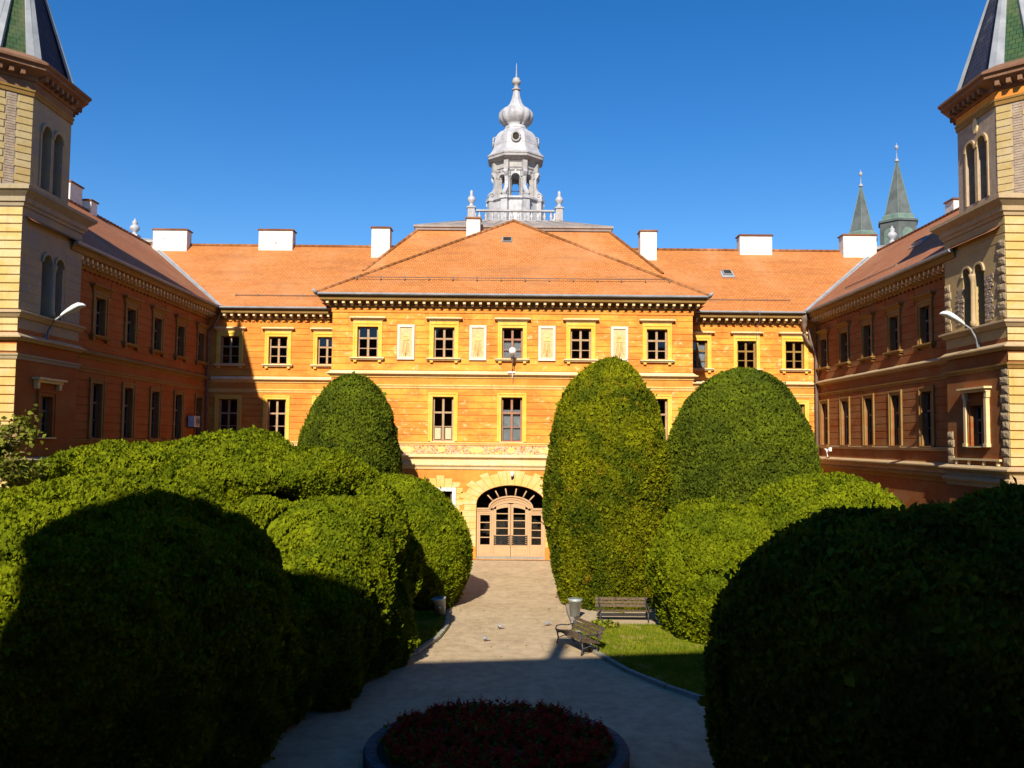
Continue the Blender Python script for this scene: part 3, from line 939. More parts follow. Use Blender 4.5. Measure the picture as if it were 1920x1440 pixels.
for s in (-1, 1):
    mb = MB()                                             # side light
    x0, x1 = s * 0.97, s * 1.595
    mb.box(x0, x1, 0.0, 0.06, 0.12, 0.70)
    mb.box(s * 1.03, s * 1.54, -0.015, 0.0, 0.22, 0.58)
    mb.box(x0, s * 1.04, 0.0, 0.06, 0.70, 2.255); mb.box(s * 1.525, x1, 0.0, 0.06, 0.70, 2.255)
    mb.box(s * 1.04, s * 1.525, 0.0, 0.06, 2.17, 2.255)
    for z in (1.06, 1.43, 1.80):
        mb.box(s * 1.04, s * 1.525, 0.01, 0.05, z - 0.02, z + 0.02)
    o = mb.build('side_light', DOORW, dr)
    for z0, z1 in ((0.70, 1.04), (1.08, 1.41), (1.45, 1.78), (1.82, 2.17)):
        place('pane', pane_mesh(0.485, z1 - z0), o, (s * 1.2825, 0.03, z0))
    mb = MB()                                             # door leaf
    a, b = s * 0.012, s * 0.855
    mb.box(a, b, 0.01, 0.07, 0.12, 0.70)
    mb.box(s * 0.14, s * 0.72, -0.008, 0.01, 0.20, 0.50)
    mb.box(a, s * 0.13, 0.01, 0.07, 0.70, 2.72); mb.box(s * 0.73, b, 0.01, 0.07, 0.70, 2.46)
    top = [(s * u, 2.36 + 0.42 * math.sqrt(max(0, 1 - (u / 0.93) ** 2))) for u in (0.13, 0.28, 0.43, 0.58, 0.73)]
    low = [(s * u, 2.20 + 0.36 * math.sqrt(max(0, 1 - (u / 0.93) ** 2))) for u in (0.13, 0.28, 0.43, 0.58, 0.73)]
    strip(mb, top, low, 0.01, 0.07)
    for z in (1.16, 1.52, 1.90, 2.24):
        mb.box(s * 0.13, s * 0.73, 0.02, 0.06, z - 0.02, z + 0.02)
    o = mb.build('door_leaf', DOORW, dr)
    for z0, z1 in ((0.70, 1.14), (1.18, 1.50), (1.54, 1.88), (1.92, 2.22), (2.26, 2.50)):
        place('pane', pane_mesh(0.60, z1 - z0), o, (s * 0.43, 0.04, z0))
    for k in range(5):
        mb = MB(); z = 0.74 + 0.10 * k
        mb.tube([(s * 0.06, -0.05, z), (s * 0.82, -0.05, z)], 0.018, 6)
        mb.build('push_bar', IRON, o)
    mb = MB()
    mb.tube([(s * 0.06, -0.05, 0.70), (s * 0.06, -0.05, 1.20)], 0.014, 6); mb.tube([(s * 0.82, -0.05, 0.70), (s * 0.82, -0.05, 1.20)], 0.014, 6)
    mb.build('bar_post', IRON, o)
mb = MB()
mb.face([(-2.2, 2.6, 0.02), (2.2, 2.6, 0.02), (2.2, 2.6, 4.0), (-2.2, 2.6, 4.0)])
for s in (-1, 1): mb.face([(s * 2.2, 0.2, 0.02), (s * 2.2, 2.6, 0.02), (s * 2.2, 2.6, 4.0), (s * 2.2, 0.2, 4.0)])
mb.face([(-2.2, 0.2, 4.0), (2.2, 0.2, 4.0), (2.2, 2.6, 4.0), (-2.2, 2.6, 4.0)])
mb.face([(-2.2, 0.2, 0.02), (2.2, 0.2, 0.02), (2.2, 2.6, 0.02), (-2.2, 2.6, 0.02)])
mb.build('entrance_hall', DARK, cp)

# hipped roof of the pavilion and the mansard behind it (local y: 0 is the facade)
EZ = 13.17
rf = MB()
e0, ex, ay, az = -0.72, 9.82, 6.4, 18.62
rf.roof([(-ex, e0, EZ), (ex, e0, EZ), (0, ay, az)])
for s in (-1, 1):
    rf.roof([(s * ex, e0, EZ), (s * ex, 14, EZ), (0, 14, az), (0, ay, az)])
mb_ = rf
pavroof = mb_.build('hipped_roof', TILE, cp)
ridge_tiles(pavroof, [(-ex + 0.1, e0 + 0.1, EZ + 0.06), (0, ay, az + 0.02)], 0.10)
ridge_tiles(pavroof, [(ex - 0.1, e0 + 0.1, EZ + 0.06), (0, ay, az + 0.02)], 0.10)
for s in (-1, 1):
    mb = MB(); mb.tube([(s * (ex - 0.02), e0 - 0.04, EZ - 0.02), (s * (ex + 0.12), e0 - 0.16, EZ + 0.16)], 0.11, 8, 0.05)
    mb.build('corner_spout', ZINCL, pavroof)
snow_guard(pavroof, (-8.0, e0 + 1.05, EZ + 1.0), (8.0, e0 + 1.05, EZ + 1.0))
roof_hatch(pavroof, (-0.35, 4.35, 16.99), math.atan((az - EZ) / (ay - e0)))
mr = MB()
MX, MF, MBk, MZ = 5.62, 7.5, 18.7, 18.36
bx, by0, by1 = 10.3, 2.8, 23.4
mr.roof([(-bx, by0, 13.2), (bx, by0, 13.2), (MX, MF, MZ), (-MX, MF, MZ)])
for s in (-1, 1):
    mr.roof([(s * bx, by0, 13.2), (s * bx, by1, 13.2), (s * MX, MBk, MZ), (s * MX, MF, MZ)])
mr.roof([(-bx, by1, 13.2), (bx, by1, 13.2), (MX, MBk, MZ), (-MX, MBk, MZ)])
mans = mr.build('mansard_roof', TILE, cp)
for s in (-1, 1):
    ridge_tiles(mans, [(s * (bx - 1.9), by0 + 1.9, 13.2 + 2.1), (s * MX, MF, MZ)], 0.10)
chimney(mans, -2.35, 7.0, 16.6, 18.92, 0.80, 0.7)
# low grey roof on top
mb = MB()
mb.sweep([(-MX - 0.15, MF - 0.15), (MX + 0.15, MF - 0.15), (MX + 0.15, MBk + 0.15), (-MX - 0.15, MBk + 0.15)], [(-0.3, 18.30), (0.02, 18.30), (0.06, 18.42), (0.14, 18.46), (0.14, 18.58), (-0.3, 18.60)], True)
mb.build('roof_cornice', SLATE, mans)
mb = MB()
tx, ty0, ty1, tz = 3.1, 10.0, 16.2, 19.55
q = MX + 0.28
A = [(-q, MF - 0.28, 18.585), (q, MF - 0.28, 18.585), (q, MBk + 0.28, 18.585), (-q, MBk + 0.28, 18.585)]
B = [(-tx, ty0, tz), (tx, ty0, tz), (tx, ty1, tz), (-tx, ty1, tz)]
for k in range(4):
    mb.roof([A[k], A[(k + 1) % 4], B[(k + 1) % 4], B[k]])
mb.roof(B)
for k in range(-4, 5):                                      # standing seams
    mb.tube([(k * 1.3, MF - 0.26, 18.60), (k * 1.3 * 0.55, ty0, tz + 0.01)], 0.025, 4)
mb.build('sheet_roof', SLATE, mans)

# ------------------------------------------------------------------ balustrade and cupola on the central roof
CY = 58.1
bal = thing('roof_balustrade', 'white roof balustrade with urns around the foot of the cupola', 'balustrade', (0.1, CY, 0))
BS = 2.75
bz = 19.55
prof_urn = [(0.26, 0), (0.26, 0.10), (0.17, 0.14), (0.13, 0.24), (0.17, 0.32), (0.29, 0.50), (0.31, 0.62), (0.24, 0.78), (0.12, 0.86), (0.16, 0.92), (0.10, 1.02), (0.13, 1.12), (0.10, 1.24), (0.03, 1.32)]
for sx in (-1, 1):
    for sy in (-1, 1):
        mb = MB()
        mb.box(-0.22, 0.22, -0.22, 0.22, 0, 0.84); mb.box(-0.28, 0.28, -0.28, 0.28, 0.84, 0.92)
        for q in (-0.12, 0, 0.12): mb.box(q - 0.035, q + 0.035, -0.25, -0.22, 0.1, 0.78)
        o = mb.build('pedestal', LEADTRIM, bal, (sx * BS, sy * BS, bz))
        mb = MB(); mb.lathe([(r * 0.82, z * 0.82) for r, z in prof_urn], 14)
        mb.build('urn', LEAD, o, (0, 0, 0.92))
for (x0, y0, x1, y1) in ((-BS, -BS, BS, -BS), (-BS, BS, BS, BS), (-BS, -BS, -BS, BS), (BS, -BS, BS, BS)):
    hor = y0 == y1
    L = BS - 0.30
    mb = MB()
    if hor:
        mb.box(-L, L, y0 - 0.13, y0 + 0.13, bz + 0.66, bz + 0.76); mb.box(-L, L, y0 - 0.10, y0 + 0.10, bz, bz + 0.10)
    else:
        mb.box(x0 - 0.13, x0 + 0.13, -L, L, bz + 0.66, bz + 0.76); mb.box(x0 - 0.10, x0 + 0.10, -L, L, bz, bz + 0.10)
    mb.build('rail', LEADTRIM, bal)
    n = 12
    def mk():
        m = MB()
        m.lathe([(0.09, 0), (0.06, 0.06), (0.10, 0.19), (0.11, 0.25), (0.05, 0.41), (0.05, 0.49), (0.09, 0.56)], 8)
        return m.mesh('baluster', LEAD)
    for k in range(n):
        t = -L + 2 * L * (k + 0.5) / n
        place('baluster', cached('baluster', mk), bal, (t, y0, bz + 0.10) if hor else (x0, t, bz + 0.10))

cu = thing('cupola', 'white octagonal open cupola with bell roof, ribbed onion and spire on the central roof', 'cupola', (0.1, CY, 0))
O8 = math.pi / 8
mb = MB()
mb.lathe([(1.80, 19.5), (1.80, 19.75), (1.68, 19.80), (1.68, 21.30), (1.74, 21.36), (1.84, 21.42), (1.84, 21.54), (1.0, 21.56)], 8, rot=O8, sm=False)
for k in range(8):
    a = O8 + k * math.pi / 4
    ca, sa = math.cos(a), math.sin(a)
    def rp(r, t): return (r * ca - t * sa, r * sa + t * ca)
    for (r0, r1, w, z0, z1) in ((1.4, 1.90, 0.22, 19.5, 21.36), (1.4, 1.98, 0.27, 21.36, 21.56)):
        P4 = [rp(r0, -w), rp(r1, -w), rp(r1, w), rp(r0, w)]
        mb.idx([(p[0], p[1], z0) for p in P4] + [(p[0], p[1], z1) for p in P4], [(0, 3, 2, 1), (4, 5, 6, 7), (0, 1, 5, 4), (1, 2, 6, 5), (2, 3, 7, 6), (3, 0, 4, 7)])
    b = k * math.pi / 4                                        # sunk panel on each side
    cb, sb = math.cos(b), math.sin(b)
    rr = 1.68 * math.cos(O8) + 0.02
    P4 = [(rr * cb - t * sb, rr * sb + t * cb) for t in (-0.38, 0.38)]
    mb.idx([(P4[0][0], P4[0][1], 20.0), (P4[1][0], P4[1][1], 20.0), (P4[1][0], P4[1][1], 21.15), (P4[0][0], P4[0][1], 21.15)], [(0, 1, 2, 3)])
mb.build('pedestal', LEAD, cu)
for k in range(8):
    a = O8 + k * math.pi / 4
    # pier: radial local frame, x outward
    mb = MB()
    mb.box(1.02, 1.34, -0.17, 0.17, 21.56, 23.35)
    mb.box(0.98, 1.40, -0.20, 0.20, 22.92, 23.02)
    mb.box(1.34, 1.48, -0.11, 0.11, 21.56, 23.35)
    o = mb.build('pier', LEADTRIM, cu, (0, 0, 0), a)
    mb = MB()
    # scroll buttress profile in (r, z), extruded sideways
    pr = [(1.44, 23.35), (1.66, 23.32), (1.70, 23.18), (1.62, 23.02), (1.52, 22.9), (1.50, 22.6), (1.53, 22.3), (1.62, 22.1), (1.78, 21.98), (1.90, 21.84), (1.92, 21.70), (1.86, 21.58), (1.44, 21.56)]
    mb.prism(pr, -0.13, 0.13)
    for yy in (-0.15, 0.15):
        pts = [(1.72 + (0.17 - 0.02 * t) * math.cos(t), yy, 21.77 + (0.17 - 0.02 * t) * math.sin(t)) for t in [i * 0.6 for i in range(12)]]
        mb.tube(pts, 0.025, 5)
    mb.build('volute', LEAD, o)
    b = k * math.pi / 4
    mb = MB()                                                   # arch between two piers: local x sideways after rotation
    rr = 1.18 * math.cos(O8)
    outer = [(-0.36, 22.85), (-0.36, 23.35), (0.36, 23.35), (0.36, 22.85)]
    A = arc(-0.30, 0.30, 22.82, 0.33, 12)
    for j in range(12):
        p, q = A[j], A[j + 1]
        for (y0, y1) in ((-0.12, 0.12),):
            mb.idx([(rr + y1, p[0], p[1]), (rr + y1, q[0], q[1]), (rr + y1, q[0], 23.35), (rr + y1, p[0], 23.35), (rr + y0, p[0], p[1]), (rr + y0, q[0], q[1]), (rr + y0, q[0], 23.35), (rr + y0, p[0], 23.35)],
                   [(0, 1, 2, 3), (4, 7, 6, 5), (0, 4, 5, 1)])
    AOu = arc(-0.38, 0.38, 22.82, 0.41, 12)
    for j in range(12):
        a1, b1, c1, d1 = AOu[j], AOu[j + 1], A[j + 1], A[j]
        x0_, x1_ = rr + 0.12, rr + 0.16
        mb.idx([(x1_, a1[0], a1[1]), (x1_, b1[0], b1[1]), (x1_, c1[0], c1[1]), (x1_, d1[0], d1[1]), (x0_, a1[0], a1[1]), (x0_, b1[0], b1[1]), (x0_, c1[0], c1[1]), (x0_, d1[0], d1[1])],
               [(0, 1, 2, 3), (0, 4, 5, 1), (2, 6, 7, 3)])
    mb.box(rr + 0.12, rr + 0.22, -0.06, 0.06, 23.12, 23.36)
    mb.build('arch', LEAD, cu, (0, 0, 0), b)
    mb = MB(); mb.tube([(rr, -0.34, 21.98), (rr, 0.34, 21.98)], 0.025, 6)
    mb.build('railing_bar', IRON, cu, (0, 0, 0), b)
mb = MB()
mb.lathe([(1.0, 23.30), (1.38, 23.35), (1.38, 23.5), (1.44, 23.52), (1.44, 23.85), (1.52, 23.9), (1.55, 24.0), (0.9, 24.02)], 8, rot=O8, sm=False)
for k in range(8):
    a = O8 + k * math.pi / 4
    ca, sa = math.cos(a), math.sin(a)
    P4 = [(1.2 * ca + 0.15 * sa, 1.2 * sa - 0.15 * ca), (1.62 * ca + 0.15 * sa, 1.62 * sa - 0.15 * ca), (1.62 * ca - 0.15 * sa, 1.62 * sa + 0.15 * ca), (1.2 * ca - 0.15 * sa, 1.2 * sa + 0.15 * ca)]
    mb.idx([(p[0], p[1], 23.33) for p in P4] + [(p[0], p[1], 23.94) for p in P4], [(0, 3, 2, 1), (4, 5, 6, 7), (0, 1, 5, 4), (1, 2, 6, 5), (2, 3, 7, 6), (3, 0, 4, 7)])
mb.build('entablature', LEADTRIM, cu)
mb = MB()
mb.lathe([(1.2, 23.96), (1.60, 23.98), (1.86, 24.12), (1.92, 24.16), (1.92, 24.30), (1.97, 24.34), (1.97, 24.42), (1.5, 24.46)], 8, rot=O8, sm=False)
mb.build('cornice', LEADTRIM, cu)
mb = MB()
mb.lathe([(1.95, 24.43), (1.80, 24.55), (1.66, 24.75), (1.56, 25.00), (1.52, 25.15), (1.53, 25.17), (1.49, 25.45), (1.42, 25.72), (1.28, 25.96), (1.08, 26.16), (0.84, 26.28), (0.80, 26.36), (0.74, 26.40)], 8, rot=O8, sm=False)
dm = mb.build('bell_dome', LEAD, cu)
for k in (0, 2, 4, 6):
    b = k * math.pi / 4 - math.pi / 2
    rr = 1.50 * math.cos(O8)
    mb = MB()
    ring = [(rr + 0.10, 0.26 * math.cos(t), 25.48 + 0.30 * math.sin(t)) for t in [i * math.pi / 10 for i in range(21)]]
    mb.tube(ring, 0.065, 6)
    mb.tube([(rr - 0.2, 0, 25.84), (rr + 0.10, 0, 25.88)], 0.09, 6, 0.03)
    mb.cur = 1
    disc = [(rr + 0.07, 0.23 * math.cos(t), 25.48 + 0.27 * math.sin(t)) for t in [i * math.pi / 8 for i in range(16)]]
    mb.face(disc)
    mb.build('oculus', [LEADTRIM, DARK], dm, (0, 0, 0), b)
mb = MB()
mb.lathe([(0.74, 26.38), (0.70, 26.44), (0.72, 26.55), (0.66, 26.60), (0.86, 26.74), (1.06, 26.96), (1.14, 27.18), (1.12, 27.42), (1.02, 27.62), (0.86, 27.76), (0.74, 27.82)], 96, sm=True,
         mod=lambda k, z: 1 + (0.075 * abs(math.sin(k * math.pi * 12 / 96)) - 0.04 if 26.7 < z < 27.6 else 0))
mb.build('onion', LEAD, cu)
mb = MB()
mb.lathe([(0.74, 27.80), (0.62, 27.90), (0.44, 28.14), (0.32, 28.45), (0.25, 28.72), (0.22, 28.98), (0.21, 29.06)], 8, rot=O8, sm=False)
mb.build('spire', LEAD, cu)
mb = MB()
mb.lathe([(0.20, 29.04), (0.30, 29.08), (0.30, 29.15), (0.16, 29.20), (0.15, 29.40), (0.20, 29.46), (0.29, 29.55), (0.31, 29.66), (0.23, 29.78), (0.25, 29.85), (0.15, 29.92), (0.045, 30.0), (0.03, 30.6), (0.01, 30.95)], 12)
mb.build('finial', LEADTRIM, cu)

# ------------------------------------------------------------------ the two ranges either side of the pavilion
def range_(s):
    side = 'left' if s < 0 else 'right'
    lab = ('orange facade range between the central pavilion and the shaded left wing' if s < 0
           else 'orange facade range between the central pavilion and the right wing, behind the tallest clipped trees')
    root = thing('facade_range', lab, 'building', (0, 49.8, 0))
    a, b = sorted((s * 9.1, s * 17.0))
    xs = [s * 10.36, s * 13.07, s * 15.76]
    ops = [(x - WU / 2, x + WU / 2, ZU, ZU + HU) for x in xs] + [(x - WL / 2, x + WL / 2, ZL, ZL + HL) for x in xs]
    mb = MB()
    wall_panel(mb, a, b, -0.05, 13.0, ops)
    o = s * 23.0
    mb.face([(a if s < 0 else b, 0, -0.05), (o, 0, -0.05), (o, 0, 13.0), (a if s < 0 else b, 0, 13.0)])
    mb.build('wall', ORANGE_PLAIN, root)
    mb = MB()
    mb.face([(s * 9.1, 12, -0.05), (o, 12, -0.05), (o, 12, 13.0), (s * 9.1, 12, 13.0)])
    mb.build('back_wall', ORANGE_PLAIN, root)
    def L(o):                                   # stop each moulding against the side wing's own
        return [(-17 + o, 0), (-9.1, 0)] if s < 0 else [(9.1, 0), (17 - o, 0)]
    D = -0.035
    mould(root, L(0.84), CORN, OCHRE, 'cornice', D)
    mould(root, L(0.84), GUTT, ZINC, 'gutter', D)
    mould(root, L(0.25), STR_A, CREAM, 'string_course', D)
    mould(root, L(0.08), STR_A2, CREAMY, 'string_moulding', D)
    mould(root, L(0.11), STR_B, CREAMY, 'architrave_band', D)
    mould(root, L(0.13), LOW_A, CREAMY, 'sill_band', D)
    mould(root, L(0.3), LOW_B, CREAM, 'ledge', D)
    mould(root, L(0.2), LOW_C, CREAM, 'ledge_moulding', D)
    mould(root, L(0.04), [(-0.02, 5.195), (0.03, 5.195), (0.03, 5.635), (-0.02, 5.635)], FRIEZE, 'painted_frieze', D)
    c0, c1 = (-16.0, -9.4) if s < 0 else (9.4, 16.0)
    modillions(root, c0, c1, 0.0, 0.40, D)
    dentil_row(root, a + (0.6 if s < 0 else 0.1), b - (0.1 if s < 0 else 0.6), 0.40, D)
    sk = [(x - WU / 2 - 0.21, x + WU / 2 + 0.21, ZU - 0.02, ZU + HU + 0.30) for x in xs] + [(x - 0.87, x + 0.87, ZU - 0.30, ZU - 0.003) for x in xs] + [(x - 0.98, x + 0.98, ZU + HU + 0.28, ZU + HU + 0.53) for x in xs]
    courses(root, a + 0.002, b - 0.035, 9.35, 12.36, 0.325, sk, ORANGE_PLAIN if s < 0 else ORANGE)
    sk = [(x - WL / 2 - 0.21, x + WL / 2 + 0.21, ZL - 0.1, ZL + HL + 0.21) for x in xs]
    courses(root, a + 0.002, b - 0.035, 5.78, 8.43, 0.33, sk, ORANGE_PLAIN if s < 0 else ORANGE)
    for x in xs:
        window(root, x, ZU, WU, HU, True, WOOD if s < 0 else OCHRE, YELLOW, CREAM, CREAM, curtain=0.9 if (s > 0 and abs(x) < 11) else 0)
        window(root, x, ZL, WL, HL, False, WOOD if s < 0 else OCHRE, YELLOW, CREAM, CREAM, curtain=0.45 if abs(x) > 15 and s > 0 else 0)
    # roof: local y=-0.62 eave, ridge at 5.8
    ey, ry, ez, rz_ = -0.74, 5.8, 13.14, 17.93
    mb = MB()
    mb.roof([(0, ey, ez), (s * 16.28, ey, ez), (s * 22.82, ry, rz_), (0, ry, rz_)] if s > 0 else [(-16.28, ey, ez), (0, ey, ez), (0, ry, rz_), (-22.82, ry, rz_)])
    mb.roof([(0, 12.4, ez), (s * 23, 12.4, ez), (s * 22.82, ry, rz_), (0, ry, rz_)])
    rf = mb.build('roof', TILE, root)
    ridge_tiles(rf, [(s * 6.5, ry, rz_ + 0.02), (s * 22.7, ry, rz_ + 0.02)], 0.11)
    mb = MB()                                    # valley flashing
    for (p, q) in (((16.28, ey), (22.75, ry)),):
        nrm = 0.20
        mb.face([(s * (p[0] - nrm * 0.8), p[1] + 0.02, ez + 0.03), (s * (p[0] + nrm * 0.9), p[1] + 0.02, ez + 0.05), (s * (q[0] + nrm), q[1], rz_ + 0.05), (s * (q[0] - nrm), q[1], rz_ + 0.03)])
        mb.face([(s * (p[0] - 0.25), ey + 0.0, ez + 0.035), (s * p[0], ey, ez + 0.09), (s * q[0], ry, rz_ + 0.09), (s * (q[0] - 0.25), ry, rz_ + 0.035)])
        mb.face([(s * (p[0]), ey, ez + 0.09), (s * (p[0] + 0.02), ey + 0.25, ez + 0.22), (s * (q[0] + 0.02), ry + 0.0, rz_ + 0.12), (s * q[0], ry, rz_ + 0.09)])
    mb.build('valley_flashing', ZINCL, rf)
    sl = (rz_ - ez) / (ry - ey)
    snow_guard(rf, (s * 10.6, ey + 1.0, ez + sl * 1.0 + 0.07), (s * 15.6, ey + 1.0, ez + sl * 1.0 + 0.07))
    if s < 0:
        for (x, y, z0, z1, w, d) in ((-21.3, 5.5, 16.8, 18.83, 2.1, 0.8), (-14.8, 5.7, 16.9, 18.92, 2.1, 0.8), (-8.15, 5.0, 15.8, 18.95, 1.12, 0.9)):
            chimney(rf, x, y, z0, z1, w, d)
    else:
        for (x, y, z0, z1, w, d) in ((8.3, 5.0, 15.8, 18.90, 1.0, 0.9), (15.1, 5.7, 16.9, 18.86, 2.0, 0.8), (21.5, 5.5, 16.8, 18.90, 2.05, 0.8)):
            chimney(rf, x, y, z0, z1, w, d)
        y = 3.05
        roof_hatch(rf, (12.75, y, ez + (y - ey) * sl + 0.02), math.atan(sl))
        mb = MB(); mb.tube([(13.6, -0.82, 13.3), (13.6, -0.82, 12.6), (13.6, -0.12, 12.3), (13.6, -0.12, 9.4)], 0.012, 5)
        mb.build('lightning_conductor', ZINCL, root)
    return root
range_(-1)
range_(1)

# ------------------------------------------------------------------ side wings (local x along the wall, local -y faces the courtyard)
WY0, WY1 = 33.0, 49.8
def wing(s):
    lab = ('red plastered left wing in shade, with two rows of five windows' if s < 0
           else 'weathered red right wing with two rows of five windows, beyond the right tower')
    root = thing('side_wing', lab, 'building', (s * 17.0, (WY0 + WY1) / 2, 0), R(90) if s < 0 else R(-90))
    k = 1 if s < 0 else -1
    mid = (WY0 + WY1) / 2
    uu = lambda Y: (Y - mid) * k
    h = (WY1 - WY0) / 2
    ys = [36.6 + 3.0 * i for i in range(5)]
    us = [uu(y) for y in ys]
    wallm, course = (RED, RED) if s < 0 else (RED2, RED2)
    gs = [uu(y) for y in (37.0, 40.2, 43.4, 46.6)]
    WH = 0.92
    ops = [(u - WH / 2, u + WH / 2, ZU, ZU + HU) for u in us] + [(u - WH / 2, u + WH / 2, ZL, ZL + HL) for u in us] + [(u - 0.55, u + 0.55, 1.2, 3.5, 0.55) for u in gs]
    mb = MB()
    wall_panel(mb, -h, h, -0.05, 13.0, ops)
    e0, e1 = (-h - 3.0, h + 12) if s < 0 else (-h - 12, h + 3.0)
    mb.face([(e0, 12, -0.05), (e1, 12, -0.05), (e1, 12, 13.0), (e0, 12, 13.0)])
    for e in (e0, e1):
        mb.face([(e, 0.3, -0.05), (e, 12, -0.05), (e, 12, 13.0), (e, 0.3, 13.0)])
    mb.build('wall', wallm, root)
    a, b = -h, h
    ln = [(a, 0), (b, 0)]
    mould(root, ln, CORN, OCHRE, 'cornice')
    mould(root, ln, GUTT, ZINC, 'gutter')
    mould(root, ln, STR_A, OCHRE if s < 0 else DULL, 'string_course')
    mould(root, ln, STR_A2, OCHRE, 'string_moulding')
    mould(root, ln, STR_B, OCHRE, 'architrave_band')
    mould(root, ln, LOW_A, OCHRE if s < 0 else DULL, 'sill_band')
    mould(root, ln, LOW_B, GREYPL if s < 0 else DULL, 'ledge')
    mould(root, ln, LOW_C, OCHRE, 'ledge_moulding')
    modillions(root, a + 0.3, b - (0.3), 0.0, 0.40)
    dentil_row(root, a, b, 0.40, 0, wallm)
    sk = [(u - WH / 2 - 0.21, u + WH / 2 + 0.21, ZU - 0.02, ZU + HU + 0.30) for u in us] + [(u - 0.87, u + 0.87, ZU - 0.30, ZU - 0.003) for u in us] + [(u - 0.98, u + 0.98, ZU + HU + 0.28, ZU + HU + 0.53) for u in us]
    courses(root, a, b - 0.002, 9.37, 12.39, 0.325, sk, course, 0.022)
    sk = [(u - WH / 2 - 0.21, u + WH / 2 + 0.21, ZL - 0.1, ZL + HL + 0.21) for u in us]
    courses(root, a, b - 0.002, 5.81, 8.46, 0.33, sk, course, 0.022)
    for u in us:
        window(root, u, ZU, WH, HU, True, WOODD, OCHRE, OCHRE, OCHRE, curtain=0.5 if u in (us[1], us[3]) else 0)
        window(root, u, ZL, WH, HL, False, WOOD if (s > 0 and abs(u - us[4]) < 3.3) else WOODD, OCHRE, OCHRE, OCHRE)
    for u in gs:
        mb = MB()
        A1 = arc(-0.72, 0.72, 1.75, 0.72, 14); A0 = arc(-0.545, 0.545, 1.75, 0.545, 14)
        strip(mb, A1, A0, -0.05, 0.0)
        for q in (-1, 1): mb.box(q * 0.545, q * 0.72, -0.05, 0.0, 0.0, 1.75)
        o = mb.build('arched_surround', wallm, root, (u, 0, 1.2))
        mb = MB(); mb.prism([(-0.545, 0)] + A0 + [(0.545, 0)], 0.24, 0.27)
        mb.build('shutter', DARK, o)
    # roof in local coordinates (y inward)
    ey, ry, ez, rz_ = -0.74, 5.82, 13.175, 17.93
    uv = uu(49.04 - 0.0)                       # valley foot
    f0, f1 = uu(28.0 + 1.9), uu(55.6)
    mb = MB()
    if s < 0:
        mb.roof([(f0, ey, ez), (uv, ey, ez), (f1, ry, rz_), (f0, ry, rz_)])
    else:
        mb.roof([(uv, ey, ez), (f0, ey, ez), (f0, ry, rz_), (f1, ry, rz_)])
    mb.roof([(f0, 12.4, ez), (f1, 12.4, ez), (f1, ry, rz_), (f0, ry, rz_)])
    rf = mb.build('roof', TILEOLD, root)
    ridge_tiles(rf, [(f0, ry, rz_ + 0.02), (f1, ry, rz_ + 0.02)], 0.11, TILEOLD)
    sl = (rz_ - ez) / (ry - ey)
    if s < 0:
        chimney(rf, uu(46.3), 6.2, 16.9, 19.15, 1.3, 0.5)
        chimney(rf, uu(47.7), 5.9, 16.9, 18.62, 0.7, 0.5)
    else:
        chimney(rf, uu(46.3), 6.1, 16.9, 18.72, 0.9, 0.5)
        yy = 2.6
        o = roof_hatch(rf, (uu(42.6), yy, ez + (yy - ey) * sl + 0.02), math.atan(sl), 0, 1.1, 0.35)
        snow_guard(rf, (uu(46), ey + 1.0, ez + sl + 0.07), (uu(40), ey + 1.0, ez + sl + 0.07), 2.5)
        o = MB()                                # broken bracket hanging from the ledge
        o.tube([(uu(47.2), -0.25, 5.55), (uu(47.2), -0.55, 5.62), (uu(46.6), -0.6, 5.5)], 0.03, 6)
        o.tube([(uu(47.1), -0.5, 5.58), (uu(46.7), -0.55, 5.2)], 0.022, 6)
        o.box(uu(47.2) - 0.10, uu(47.2) + 0.10, -0.32, -0.20, 5.5, 5.7)
        o.build('broken_bracket', LAMPW, root)
    # downpipe in the inner corner
    mb = MB()
    u = uu(49.45)
    if s < 0:
        mb.tube([(u, -0.78, 13.05), (u, -0.78, 12.85), (u, -0.30, 11.9), (u, -0.16, 11.6), (u, -0.16, 0.05)], 0.07, 8)
    else:
        mb.tube([(u, -0.50, 12.2), (u, -0.45, 11.6), (u, -0.16, 10.9), (u, -0.16, 0.05)], 0.09, 8)
        mb.lathe([(0.08, 12.0), (0.10, 12.3), (0.16, 12.45), (0.17, 12.62), (0.27, 12.75), (0.30, 12.95), (0.24, 13.1), (0.28, 13.25)], 10, (u, -0.80))
        mb.tube([(u, -0.80, 12.1), (u, -0.72, 11.7), (u, -0.55, 11.45), (u, -0.35, 11.2)], 0.09, 8)
    mb.build('downpipe', RUST, root)
    return root
wing(-1)
wing(1)

